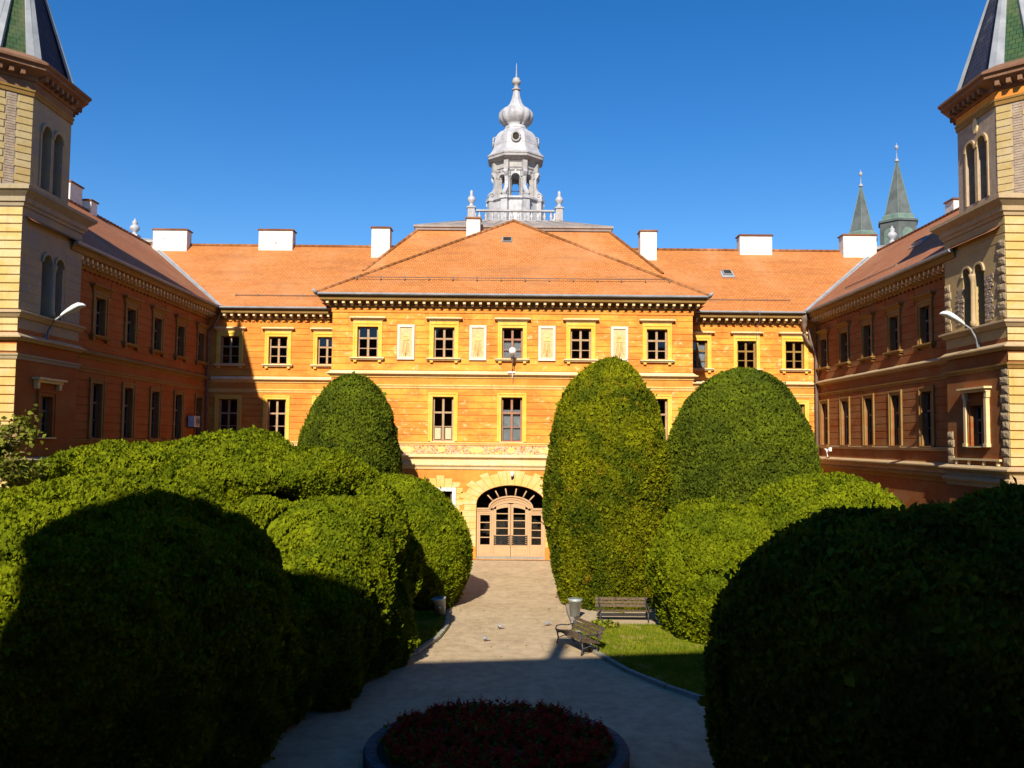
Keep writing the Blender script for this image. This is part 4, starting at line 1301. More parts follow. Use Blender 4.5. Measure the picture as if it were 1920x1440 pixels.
# ------------------------------------------------------------------ the two flanking towers
TW = 2.1
def tower(s):
    lab = ('left tower with grey plaster side, lit yellow front and octagonal turret' if s < 0
           else 'right tower with rock-faced corner stones, lit yellow front and octagonal turret')
    root = thing('corner_tower', lab, 'tower', (s * 16.5, 31.8, 0), R(90) if s < 0 else R(-90))
    k = 1 if s < 0 else -1                       # near end is u = -k * TW
    near, far = -k * TW, k * TW
    a, b = -TW, TW
    inner = RED if s < 0 else RED2
    TWU = 0.0
    tw = [(-0.42 + TWU - 0.30, -0.42 + TWU + 0.30), (0.42 + TWU - 0.30, 0.42 + TWU + 0.30)]
    lw = (-0.42 - 0.1 * k, 0.42 - 0.1 * k)
    ops = [(q[0], q[1], 10.12, 12.30, 0.30) for q in tw] + [(lw[0], lw[1], 5.86, 7.30)]
    def skin(z0, z1, mat, name):
        mb = MB()
        o = [q for q in ops if q[2] >= z0 and q[3] <= z1]
        wall_panel(mb, a, b, z0, z1, o, 0.36)
        mb.face([(near, 0, z0), (near, 6.6, z0), (near, 6.6, z1), (near, 0, z1)])
        mb.face([(far, 0, z0), (far, 0.6, z0), (far, 0.6, z1), (far, 0, z1)])
        mb.face([(far, 0.6, z0), (far, 6.6, z0), (far, 6.6, z1), (far, 0.6, z1)])
        mb.build(name, mat, root)
    mb = MB(); mb.box(far, far + k * 1.25, 0.62, 6.58, -0.05, 14.3); mb.build('rear_wall', inner, root)
    skin(-0.05, 9.5, inner, 'lower_wall')
    skin(9.5, 14.0, GREYPL if s < 0 else BUFF, 'upper_wall')
    # base box cap
    mb = MB(); mb.box(a, b + 0.0, 0.02, 6.58, 13.98, 14.02); mb.build('tower_cap', SLATE, root)
    loop = [(b, 5.0), (b, 0), (a, 0), (a, 5.0)][::-1]
    T_CORN = [(-0.02, 13.62), (0.05, 13.62), (0.07, 13.72), (0.13, 13.76), (0.14, 13.92), (0.34, 14.10), (0.38, 14.12), (0.38, 14.24), (0.10, 14.36), (-0.30, 14.37)]
    mould(root, loop, T_CORN, DULL if s > 0 else GREYPL, 'shoulder_cornice')
    mould(root, loop, [(-0.02, 9.86), (0.06, 9.86), (0.16, 9.98), (0.20, 10.0), (0.20, 10.06), (0.04, 10.11), (-0.02, 10.11)], DULL, 'sill_course', 0)
    mould(root, loop, STR_A, DULL, 'string_course', -0.02)
    mould(root, loop, STR_B, OCHRE if s > 0 else GREYPL, 'architrave_band', -0.012)
    mould(root, loop, LOW_B, DULL, 'ledge', -0.012)
    mould(root, loop, LOW_C, DULL, 'ledge_moulding', -0.016)
    # lit front: yellow courses on the face towards the camera side
    fr = bpy.data.objects.new('front_courses', None)
    n = 0
    for (z0, z1) in ((0.3, 4.4), (5.2, 8.44), (8.70, 8.98), (9.37, 9.84), (10.13, 13.58)):
        m = max(1, round((z1 - z0) / 0.285))
        st = (z1 - z0) / m
        for i in range(m):
            za, zb = z0 + i * st + 0.012, z0 + (i + 1) * st - 0.012
            mb = MB()
            y0, y1 = -0.02, 5.9
            xo = near - k * 0.05
            mb.idx([(near, y0 + 0.02, za), (near, y1, za), (near, y1, zb), (near, y0 + 0.02, zb), (xo, y0, za + 0.015), (xo, y1, za + 0.015), (xo, y1, zb - 0.015), (xo, y0, zb - 0.015)],
                   [(4, 5, 6, 7), (0, 1, 5, 4), (1, 2, 6, 5), (2, 3, 7, 6), (3, 0, 4, 7)])
            mb.build('stone_course', STONEY, root)
    bpy.data.objects.remove(fr)
    # rock-faced corner stones
    rnd = random.Random(5)
    def quoin(u0, u1, z0, z1):
        mb = MB()
        nx, nz = 4, 3
        V = []
        for j in range(nz + 1):
            for i in range(nx + 1):
                edge = i in (0, nx) or j in (0, nz)
                V.append((u0 + (u1 - u0) * i / nx, -0.03 if edge else -0.045 - rnd.random() * 0.03, z0 + (z1 - z0) * j / nz))
        F = [(j * (nx + 1) + i, j * (nx + 1) + i + 1, (j + 1) * (nx + 1) + i + 1, (j + 1) * (nx + 1) + i) for j in range(nz) for i in range(nx)]
        mb.idx(V, F)
        mb.face([(u0, -0.03, z0), (u1, -0.03, z0), (u1, 0, z0), (u0, 0, z0)]); mb.face([(u0, -0.03, z1), (u1, -0.03, z1), (u1, 0, z1), (u0, 0, z1)])
        mb.face([(u0, -0.03, z0), (u0, 0, z0), (u0, 0, z1), (u0, -0.03, z1)]); mb.face([(u1, -0.03, z0), (u1, 0, z0), (u1, 0, z1), (u1, -0.03, z1)])
        mb.build('quoin', QUOIN if s > 0 else inner, root)
    if s > 0:
        for i in range(9):
            z = 10.16 + 0.30 * i
            w = 0.52 if i % 2 else 0.40
            quoin(near + k * 0.0, near + k * w, z, z + 0.27)
        for i in range(6):
            z = 10.16 + 0.30 * i
            quoin(far, far - k * (0.38 if i % 2 else 0.46), z, z + 0.27)
        for i in range(11):
            z = 5.22 + 0.30 * i
            quoin(near, near + k * (0.50 if i % 2 else 0.40), z, z + 0.27)
        for i in range(4):
            z = 5.22 + 0.30 * i
            quoin(far, far - k * (0.40 if i % 2 else 0.46), z, z + 0.27)
    else:
        courses(root, a, b, 10.13, 12.6, 0.31, [(q[0] - 0.2, q[1] + 0.2, 10.1, 12.6) for q in tw], GREYPL, 0.012)
    if s > 0:
        courses(root, a + 0.02, b - 0.02, 12.75, 13.6, 0.28, [], BUFF, 0.012)
    # twin arched openings with colonnette
    for q in tw:
        c = (q[0] + q[1]) / 2
        mb = MB()
        A1 = arc(-0.38, 0.38, 1.88, 0.38, 12); A0 = arc(-0.296, 0.296, 1.88, 0.296, 12)
        strip(mb, A1, A0, -0.07, 0.0)
        o = mb.build('arched_opening', DULL if s > 0 else GREYPL, root, (c, 0, 10.12))
        mb = MB(); mb.prism([(-0.295, 0)] + A0 + [(0.295, 0)], 0.30, 0.33)
        mb.build('shutter', WOODD if s < 0 else DARK, o)
    mb = MB()
    mb.lathe([(0.13, 10.12), (0.13, 10.28), (0.10, 10.34), (0.085, 11.7), (0.10, 11.76), (0.14, 11.9), (0.14, 12.0)], 10, (TWU, -0.02))
    mb.build('colonnette', DULL if s > 0 else GREYPL, root)
    # lower window with its little canopy
    window(root, (lw[0] + lw[1]) / 2, 5.86, lw[1] - lw[0], 1.44, False, WOODD, inner, CREAM, CREAM)
    mb = MB()
    c = (lw[0] + lw[1]) / 2
    mb.box(c - 0.95, c + 0.95, -0.28, 0.0, 7.86, 7.93); mb.box(c - 0.85, c + 0.85, -0.18, 0.0, 7.76, 7.86)
    for q in (-0.75, 0.75):
        mb.prism([(c + q - 0.07, 7.55), (c + q + 0.07, 7.55), (c + q + 0.09, 7.76), (c + q - 0.09, 7.76)], -0.14, 0.0)
    mb.build('window_canopy', CREAM, root)
    if s > 0:
        mb = MB()
        for q in (-0.70, 0.70):
            mb = MB()
            mb.box(c + q - 0.08, c + q + 0.08, -0.13, 0.0, 5.951, 7.55); mb.box(c + q - 0.12, c + q + 0.12, -0.16, 0.0, 5.83, 5.95)
            mb.build('window_pilaster', CREAM, root)
        mb = MB()                                # balustrade band above the ledge
        mb.box(a + 0.5, b - 0.5, -0.10, 0.0, 5.35, 5.42)
        for q in (-1.4, -0.5, 0.5, 1.4): mb.box(q - 0.05, q + 0.05, -0.08, 0.0, 5.19, 5.35)
        mb.build('parapet_band', CREAM, root)
        mb = MB()                                # bare brick where the plaster fell
        for (u0, u1, z0, z1) in ((0.80, 1.22, 10.2, 11.9), (-1.20, -0.80, 10.3, 11.7)):
            nr = int((z1 - z0) / 0.09)
            for j in range(nr):
                x = u0 + (0.1 if j % 2 else 0) + rnd.uniform(-0.06, 0.03)
                while x < u1 - rnd.uniform(0, 0.15):
                    mb.box(x, x + 0.19, -0.012 - rnd.random() * 0.02, 0.0, z0 + j * 0.09, z0 + j * 0.09 + 0.075)
                    x += 0.205
        tag(mb.build('bare_brickwork', BRICKS, root), kind='stuff')
    # octagonal turret
    pts = [(-1.03, 0.40), (1.70, 0.40), (2.65, 1.35), (2.65, 2.15), (1.70, 3.10), (-1.03, 3.10), (-1.98, 2.15), (-1.98, 1.35)]
    pts = [(p[0] * k, p[1]) for p in pts]
    if k > 0: pts = pts
    ring = pts if k > 0 else pts[::-1]
    # sweep needs outward on the right: walk with the interior on the left
    def area(P): return sum(P[i][0] * P[(i + 1) % 8][1] - P[(i + 1) % 8][0] * P[i][1] for i in range(8))
    if area(ring) < 0: ring = ring[::-1]
    cx, cy = 0.335 * k, 1.75
    zt = 18.15
    mb = MB()
    f0, f1 = sorted((-1.03 * k, 1.70 * k))
    cm = (f0 + f1) / 2
    tops = [(cm - 0.72, cm - 0.10, 14.75, 17.05, 0.31), (cm + 0.10, cm + 0.72, 14.75, 17.05, 0.31)]
    wall_panel(mb, f0, f1, 14.02, zt, tops, 0.4, 0.40)
    for i in range(8):
        p, q = ring[i], ring[(i + 1) % 8]
        if abs(p[1] - 0.40) < 1e-6 and abs(q[1] - 0.40) < 1e-6: continue
        mb.face([(p[0], p[1], 14.02), (q[0], q[1], 14.02), (q[0], q[1], zt), (p[0], p[1], zt)])
    tur = mb.build('turret', BRICKS if s > 0 else GREYPL, root)
    for q in tops:
        c = (q[0] + q[1]) / 2
        mb = MB()
        A1 = arc(-0.40, 0.40, 1.99, 0.40, 12); A0 = arc(-0.306, 0.306, 1.99, 0.306, 12)
        strip(mb, A1, A0, 0.32, 0.40)
        mb.box(-0.40, -0.31, 0.36, 0.40, 0.0, 1.99); mb.box(0.31, 0.40, 0.36, 0.40, 0.0, 1.99)
        mb.cur = 1
        mb.prism([(-0.305, 0)] + A0 + [(0.305, 0)], 0.72, 0.75)
        mb.build('arched_window', [DULL if s > 0 else GREYPL, DARK], tur, (c, 0, 14.75))
    if s > 0:
        mb = MB()
        pp = [(cm + 0.16 * math.cos(t), 17.55 + 0.28 * math.sin(t)) for t in [i * math.pi / 8 for i in range(16)]]
        mb.prism(pp, 0.34, 0.40)
        mb.build('medallion', CREAM, tur)
    # yellow stones and bare brick strip on the two lit chamfers (near one matters)
    p0, p1 = Vector((-1.03 * k, 0.40, 0)), Vector((-1.98 * k, 1.35, 0))
    d = (p1 - p0); Lc = d.length; d.normalize()
    nrm = Vector((-k * math.sqrt(0.5), -math.sqrt(0.5), 0))
    m = 13
    for i in range(m):
        za = 14.45 + i * (17.75 - 14.45) / m
        zb = za + (17.75 - 14.45) / m - 0.02
        for (t0, t1) in ((0.0, 0.46 + 0.06 * (i % 2)), (0.90 - 0.06 * (i % 2), Lc)):
            q0, q1 = p0 + d * t0, p0 + d * t1
            mb = MB()
            o = nrm * 0.028
            mb.idx([(q0.x, q0.y, za), (q1.x, q1.y, za), (q1.x, q1.y, zb), (q0.x, q0.y, zb), (q0.x + o.x, q0.y + o.y, za + 0.012), (q1.x + o.x, q1.y + o.y, za + 0.012), (q1.x + o.x, q1.y + o.y, zb - 0.012), (q0.x + o.x, q0.y + o.y, zb - 0.012)],
                   [(4, 5, 6, 7), (0, 1, 5, 4), (1, 2, 6, 5), (2, 3, 7, 6), (3, 0, 4, 7)])
            mb.build('facing_stone', TURST, tur)
    mb = MB()
    for i in range(36):
        z = 14.45 + i * 0.0917
        q0, q1 = p0 + d * 0.53, p0 + d * 0.83
        o = nrm * (0.01 + 0.015 * rnd.random())
        mb.idx([(q0.x, q0.y, z), (q1.x, q1.y, z), (q1.x, q1.y, z + 0.075), (q0.x, q0.y, z + 0.075), (q0.x + o.x, q0.y + o.y, z), (q1.x + o.x, q1.y + o.y, z), (q1.x + o.x, q1.y + o.y, z + 0.075), (q0.x + o.x, q0.y + o.y, z + 0.075)],
               [(4, 5, 6, 7), (0, 1, 5, 4), (1, 2, 6, 5), (2, 3, 7, 6), (3, 0, 4, 7)])
    tag(mb.build('brick_strip', BRICKS, tur), kind='stuff')
    mould(tur, ring, [(-0.03, 17.78), (0.05, 17.78), (0.06, 17.9), (0.09, 17.93), (0.09, 18.0), (-0.03, 18.01)], OCHRE, 'turret_band', 0, True)
    mould(tur, ring, [(-0.03, 18.01), (0.04, 18.01), (0.04, 18.30), (-0.03, 18.30)], BROWN if s < 0 else ORANGE_PLAIN, 'turret_frieze', 0, True)
    mould(tur, ring, [(-0.03, 18.305), (0.10, 18.305), (0.14, 18.45), (0.48, 18.62), (0.52, 18.64), (0.52, 18.74), (0.62, 18.80), (0.62, 18.88), (-0.08, 19.28), (-0.5, 19.30)], BROWN, 'turret_cornice', 0, True)
    # modillions under the turret cornice
    def off(P, o):
        res = []
        for i in range(8):
            p, a0, b0 = Vector((*P[i], 0)), Vector((*P[i - 1], 0)), Vector((*P[(i + 1) % 8], 0))
            d0, d1 = (p - a0).normalized(), (b0 - p).normalized()
            n0, n1 = Vector((d0.y, -d0.x, 0)), Vector((d1.y, -d1.x, 0))
            bis = n0 + n1
            res.append(p + bis * (2 * o / bis.dot(bis)))
        return res
    mb = MB()
    R0 = off(ring, 0.10)
    for i in range(8):
        a1, b1 = R0[i], R0[(i + 1) % 8]
        dd = (b1 - a1); L_ = dd.length; dd.normalize()
        nn = Vector((dd.y, -dd.x, 0))
        for j in range(int(L_ / 0.36)):
            c1 = a1 + dd * (0.2 + j * 0.36)
            w_, l_ = dd * 0.07, nn * 0.30
            A4 = [c1 - w_, c1 + w_, c1 + w_ + l_, c1 - w_ + l_]
            mb.idx([(p.x, p.y, 18.38) for p in A4] + [(p.x, p.y, 18.56) for p in A4], [(0, 3, 2, 1), (4, 5, 6, 7), (0, 1, 5, 4), (1, 2, 6, 5), (2, 3, 7, 6), (3, 0, 4, 7)])
    tag(mb.build('modillion_row', BROWN, tur), kind='stuff')
    # spire
    S0 = off(ring, -0.06)
    apex = Vector((cx, cy, 24.6))
    mb = MB()
    for i in range(8):
        p, q = S0[i], S0[(i + 1) % 8]
        diag = abs(p.x - q.x) > 0.3 and abs(p.y - q.y) > 0.3
        mb.cur = 0 if diag else 1
        mb.roof([(p.x, p.y, 19.2), (q.x, q.y, 19.2), apex])
    sp = mb.build('spire', [SPIREG, SPIREB], root)
    for i in range(8):
        p = S0[i]
        mb = MB()
        pz = Vector((p.x, p.y, 19.2))
        out = Vector((p.x - cx, p.y - cy, 0)).normalized()
        sd = Vector((-out.y, out.x, 0))
        t = apex - pz
        A_ = [pz - sd * 0.25 - out * 0.02, pz + out * 0.07, pz + sd * 0.25 - out * 0.02]
        B_ = [apex - t * 0.02 - sd * 0.05, apex - t * 0.02 + out * 0.05, apex - t * 0.02 + sd * 0.05]
        up = Vector((0, 0, 0.05))
        mb.face([A_[0] + out * 0.05, A_[1], B_[1], B_[0]]); mb.face([A_[1], A_[2] + out * 0.05, B_[2], B_[1]])
        mb.face([A_[0] + out * 0.05, A_[0] - out * 0.1, B_[0] - out * 0.05, B_[0]]); mb.face([A_[2] + out * 0.05, A_[2] - out * 0.1, B_[2] - out * 0.05, B_[2]])
        mb.build('hip_flashing', SPRIB, sp)
    return root
tower(-1)
tower(1)

# ------------------------------------------------------------------ wing across the courtyard, behind the camera: its shadow lies on the path
fw_ = thing('gate_block', 'pavilion opposite the facade whose roof shadow falls across the path', 'building', (0, -1.0, 0), R(9))
mb = MB()
mb.box(-9.9, 11.0, -13, 0, -0.05, 15.3)
mb.build('wall', ORANGE_PLAIN, fw_)
mb = MB()
mb.sweep([(11.0, -13), (11.0, 0), (-9.9, 0), (-9.9, -13)], [(-0.02, 15.2), (0.1, 15.2), (0.5, 15.5), (0.52, 15.7), (-0.02, 15.7)])
mb.build('cornice', OCHRE, fw_)
mb = MB()
mb.roof([(-10.4, 0.5, 15.7), (11.5, 0.5, 15.7), (11.3, -2.8, 20.0), (-10.2, -2.8, 20.0)])
mb.roof([(-10.4, -13.5, 15.7), (11.5, -13.5, 15.7), (11.3, -10, 20.0), (-10.2, -10, 20.0)])
mb.roof([(-10.4, 0.5, 15.7), (-10.4, -13.5, 15.7), (-10.2, -10, 20.0), (-10.2, -2.8, 20.0)])
mb.roof([(11.5, 0.5, 15.7), (11.5, -13.5, 15.7), (11.3, -10, 20.0), (11.3, -2.8, 20.0)])
mb.roof([(-10.2, -2.8, 20.0), (11.3, -2.8, 20.0), (11.3, -10, 20.0), (-10.2, -10, 20.0)])
grf = mb.build('roof', TILE, fw_)
chimney(grf, -4.35, -3.2, 19.0, 21.75, 0.34, 0.4)
for s in (-1, 1):                                  # lower ranges either side of it, out of view
    mb = MB()
    mb.box(s * (11.02 if s > 0 else 9.92), s * 38, -13.2, -0.4, -0.05, 12.9)
    mb.build('side_range', ORANGE_PLAIN, fw_, (0, 0, 0), R(-9))
    mb = MB()
    mb.roof([(s * 11.02, 0.4, 13.1), (s * 38, 0.4, 13.1), (s * 38, -5.4, 17.9), (s * 11.02, -5.4, 17.9)])
    mb.roof([(s * 11.02, -13.8, 13.1), (s * 38, -13.8, 13.1), (s * 38, -5.4, 17.9), (s * 11.02, -5.4, 17.9)])
    mb.build('side_roof', TILE, fw_, (0, 0, 0), R(-9))
    mb = MB()
    mb.box(s * 25.5, s * 38, 0.5, 30, -0.05, 12.9)  # unseen wing and roof, added to cut skylight in the shaded foreground
    mb.build('sky_blocking_range', RED2, fw_, (0, 0, 0), R(-9))
    mb = MB()
    mb.roof([(s * 24.8, 0.4, 13.1), (s * 24.8, 30.3, 13.1), (s * 31.7, 30.3, 17.9), (s * 31.7, 0.4, 17.9)])
    mb.roof([(s * 38.6, 0.4, 13.1), (s * 38.6, 30.3, 13.1), (s * 31.7, 30.3, 17.9), (s * 31.7, 0.4, 17.9)])
    mb.build('sky_blocking_roof', TILE, fw_, (0, 0, 0), R(-9))

# ------------------------------------------------------------------ roofs and spires seen beyond
def corner_pavilion(s):
    lab = ('low grey roof with a white urn behind the leftmost chimney' if s < 0 else 'low grey roof with a white urn below the church spires')
    root = thing('roof_pavilion', lab, 'building', (s * 25.0, 58.4, 0))
    mb = MB(); mb.box(-2.2, 2.2, -2.0, 2.0, 0, 18.15); mb.build('wall', WHITE, root)
    mb = MB(); mb.sweep([(-2.2, -2.0), (2.2, -2.0), (2.2, 2.0), (-2.2, 2.0)], [(-0.1, 18.0), (0.1, 18.0), (0.3, 18.2), (0.36, 18.22), (0.36, 18.38), (-0.1, 18.42)], True); mb.build('cornice', LEADTRIM, root)
    mb = MB()
    A = [(-2.56, -2.36, 18.39), (2.56, -2.36, 18.39), (2.56, 2.36, 18.39), (-2.56, 2.36, 18.39)]
    for i in range(4): mb.roof([A[i], A[(i + 1) % 4], (0, 0, 19.05)])
    rf = mb.build('roof', ZINCL, root)
    mb = MB(); mb.box(-0.3, 0.3, -0.3, 0.3, 18.85, 19.2); mb.lathe([(r * 0.85, 19.2 + (z - 20.2) * 0.75) for r, z in [(0.26, 20.2), (0.17, 20.3), (0.16, 20.45), (0.36, 20.66), (0.38, 20.85), (0.26, 21.05), (0.14, 21.12), (0.22, 21.24), (0.18, 21.4), (0.08, 21.5), (0.05, 21.65)]], 12)
    mb.build('urn', LEAD, rf)
corner_pavilion(-1)
corner_pavilion(1)

def church(x, y, r, rd, zb, zt, zd, lab):
    root = thing('church_spire', lab, 'spire', (x, y, 0), 0, 'church spires beyond the right wing')
    n = 6
    ro = R(8)
    mb = MB(); mb.lathe([(rd, 0), (rd, zb - 1.4), (rd * 1.08, zb - 1.3), (rd * 1.08, zb - 0.9), (rd * 0.9, zb - 0.8)], n, rot=ro, sm=False)
    for k in range(n):
        a = ro + (k + 0.5) * 2 * math.pi / n
        ap = rd * math.cos(math.pi / n) + 0.03
        ca, sa = math.cos(a), math.sin(a)
    mb.build('shaft', COPPERD, root)
    for k in range(n):
        a = ro + (k + 0.5) * 2 * math.pi / n
        ap = rd * math.cos(math.pi / n)
        mb = MB()
        A0 = arc(-rd * 0.28, rd * 0.28, zb - 3.6, rd * 0.28, 8)
        mb.idx([(ap + 0.06, p[0], p[1]) for p in [(-rd * 0.28, zb - 6.5)] + A0 + [(rd * 0.28, zb - 6.5)]], [tuple(range(11))])
        mb.build('louvre', COPPER, root, (0, 0, 0), a)
    mb = MB(); mb.lathe([(rd * 0.95, zb - 0.85), (r * 1.18, zb - 0.5), (r * 1.18, zb), (r * 1.02, zb + 0.35)], n, rot=ro, sm=False)
    mb.build('skirt_roof', COPPER, root)
    mb = MB(); mb.lathe([(r, zb + 0.2), (r * 0.93, zb + (zt - zb) * 0.08), (0.16, zt)], n, rot=ro, sm=False)
    sp = mb.build('spire_roof', COPPERD, root)
    for k in range(n):
        a = ro + k * 2 * math.pi / n
        mb = MB(); mb.tube([(r * 0.98, 0, zb + 0.25), (r * 0.94, 0, zb + (zt - zb) * 0.08), (0.17, 0, zt)], 0.10, 5, 0.05)
        mb.build('spire_rib', COPPER, sp, (0, 0, 0), a)
    h = (zt - zb) * 0.22
    mb = MB(); mb.lathe([(0.16, zt - 0.1), (0.42, zt), (0.42, zt + 0.22), (0.30, zt + 0.3), (0.30, zt + 0.5), (0.08, zt + 0.6), (0.06, zt + h), (0.30, zt + h + 0.15), (0.34, zt + h + 0.45), (0.22, zt + h + 0.75), (0.05, zt + h + 0.9), (0.03, zt + h + 1.3)], 10)
    mb.build('finial', LEADTRIM, root)
church(66.9, 170, 2.4, 3.0, 46.1, 55.4, 0, 'shorter left church spire of weathered green copper beyond the right wing')
church(74.8, 172, 2.75, 3.75, 49.9, 61.0, 0, 'taller right church spire of weathered green copper beyond the right wing')

# ------------------------------------------------------------------ numpy value noise for foliage
def vnoise(p, freq, seed):
    q = p * freq + seed * 17.31
    i = np.floor(q).astype(np.int64); f = q - i
    f = f * f * (3 - 2 * f)
    def h(ix, iy, iz):
        n = (ix * 374761393 + iy * 668265263 + iz * 2147483647 + seed * 1274126177) & 0xFFFFFFFF
        n = ((n ^ (n >> 13)) * 1274126177) & 0xFFFFFFFF
        return ((n ^ (n >> 16)) & 0xFFFF) / 65535.0
    r = 0
    for a in (0, 1):
        for b in (0, 1):
            for c in (0, 1):
                w = (f[:, 0] if a else 1 - f[:, 0]) * (f[:, 1] if b else 1 - f[:, 1]) * (f[:, 2] if c else 1 - f[:, 2])
                r = r + w * h(i[:, 0] + a, i[:, 1] + b, i[:, 2] + c)
    return r * 2 - 1

def np_mesh(name, verts, faces, mat, smooth=False):
    me = bpy.data.meshes.new(name)
    nv, nf, k = len(verts), len(faces), faces.shape[1]
    me.vertices.add(nv); me.vertices.foreach_set('co', verts.astype(np.float32).ravel())
    me.loops.add(nf * k); me.loops.foreach_set('vertex_index', faces.astype(np.int32).ravel())
    me.polygons.add(nf)
    me.polygons.foreach_set('loop_start', np.arange(0, nf * k, k, dtype=np.int32))
    me.polygons.foreach_set('loop_total', np.full(nf, k, dtype=np.int32))
    if smooth: me.polygons.foreach_set('use_smooth', np.ones(nf, dtype=bool))
    me.materials.append(mat)
    me.update(calc_edges=True)
    return me

class Lump:
    """clipped mound: belly radius Rm at height zb, foot radius r0, top h; ellipse factors ex, ey"""
    def __init__(s, x, y, Rm, h, zb, r0, p=2.2, ex=1.0, ey=1.0, tilt=(0, 0), z0=0.0):
        s.x, s.y, s.ex, s.ey, s.h, s.tilt = x, y, ex, ey, h, tilt
        z = np.concatenate([np.linspace(z0 + 0.05, zb, 14)[:-1], zb + (h - zb) * np.sin(np.linspace(0, np.pi / 2, 36))])
        r = np.where(z < zb, r0 + (Rm - r0) * np.sin(np.clip((z - z0) / (zb - z0), 0, 1) * np.pi / 2), Rm * np.power(np.clip(1 - np.power(np.clip((z - zb) / (h - zb), 0, 1), p), 0, 1), 1 / p))
        r[-1] = 0.0
        if z0 > 0:                                   # hanging cap: closed underneath
            z = np.concatenate([[z0 + 0.12, z0 + 0.06], z]); r = np.concatenate([[0.0, r[0] * 0.6], r])
        s.z, s.r = z, r
        seg = np.hypot(np.diff(z), np.diff(r))
        s.t = np.concatenate([[0], np.cumsum(seg)])
        s.area = float(np.sum(2 * np.pi * 0.5 * (r[1:] + r[:-1]) * seg))
    def at(s, t, th):
        r = np.interp(t, s.t, s.r); z = np.interp(t, s.t, s.z)
        e = 0.03
        dr = np.interp(t + e, s.t, s.r) - np.interp(t - e, s.t, s.r); dz = np.interp(t + e, s.t, s.z) - np.interp(t - e, s.t, s.z)
        L = np.hypot(dr, dz) + 1e-6
        nr, nz = dz / L, -dr / L
        P = np.stack([s.x + s.ex * r * np.cos(th) + s.tilt[0] * z, s.y + s.ey * r * np.sin(th) + s.tilt[1] * z, z], 1)
        Nn = np.stack([nr * np.cos(th) / s.ex, nr * np.sin(th) / s.ey, nz], 1)
        return P, Nn / np.linalg.norm(Nn, axis=1)[:, None]
    def inside(s, P, m):
        r = np.interp(P[:, 2], s.z[2:] if s.z[0] > 0.1 else s.z, s.r[2:] if s.z[0] > 0.1 else s.r, left=s.r[0] if s.z[0] < 0.1 else -1, right=-1)
        d = np.hypot((P[:, 0] - s.x - s.tilt[0] * P[:, 2]) / s.ex, (P[:, 1] - s.y - s.tilt[1] * P[:, 2]) / s.ey)
        return (d < r - m) & (P[:, 2] < s.h - m)

def disp(P, seed, rough=1.0):
    big = vnoise(P, 0.60, seed) * 0.24
    mid = vnoise(P, 1.6, seed + 1) * 0.10
    c = vnoise(P, 4.2, seed + 2)
    return (big + mid + (0.055 * c - 0.05 * np.clip(-c - 0.35, 0, 1) * 3)) * rough

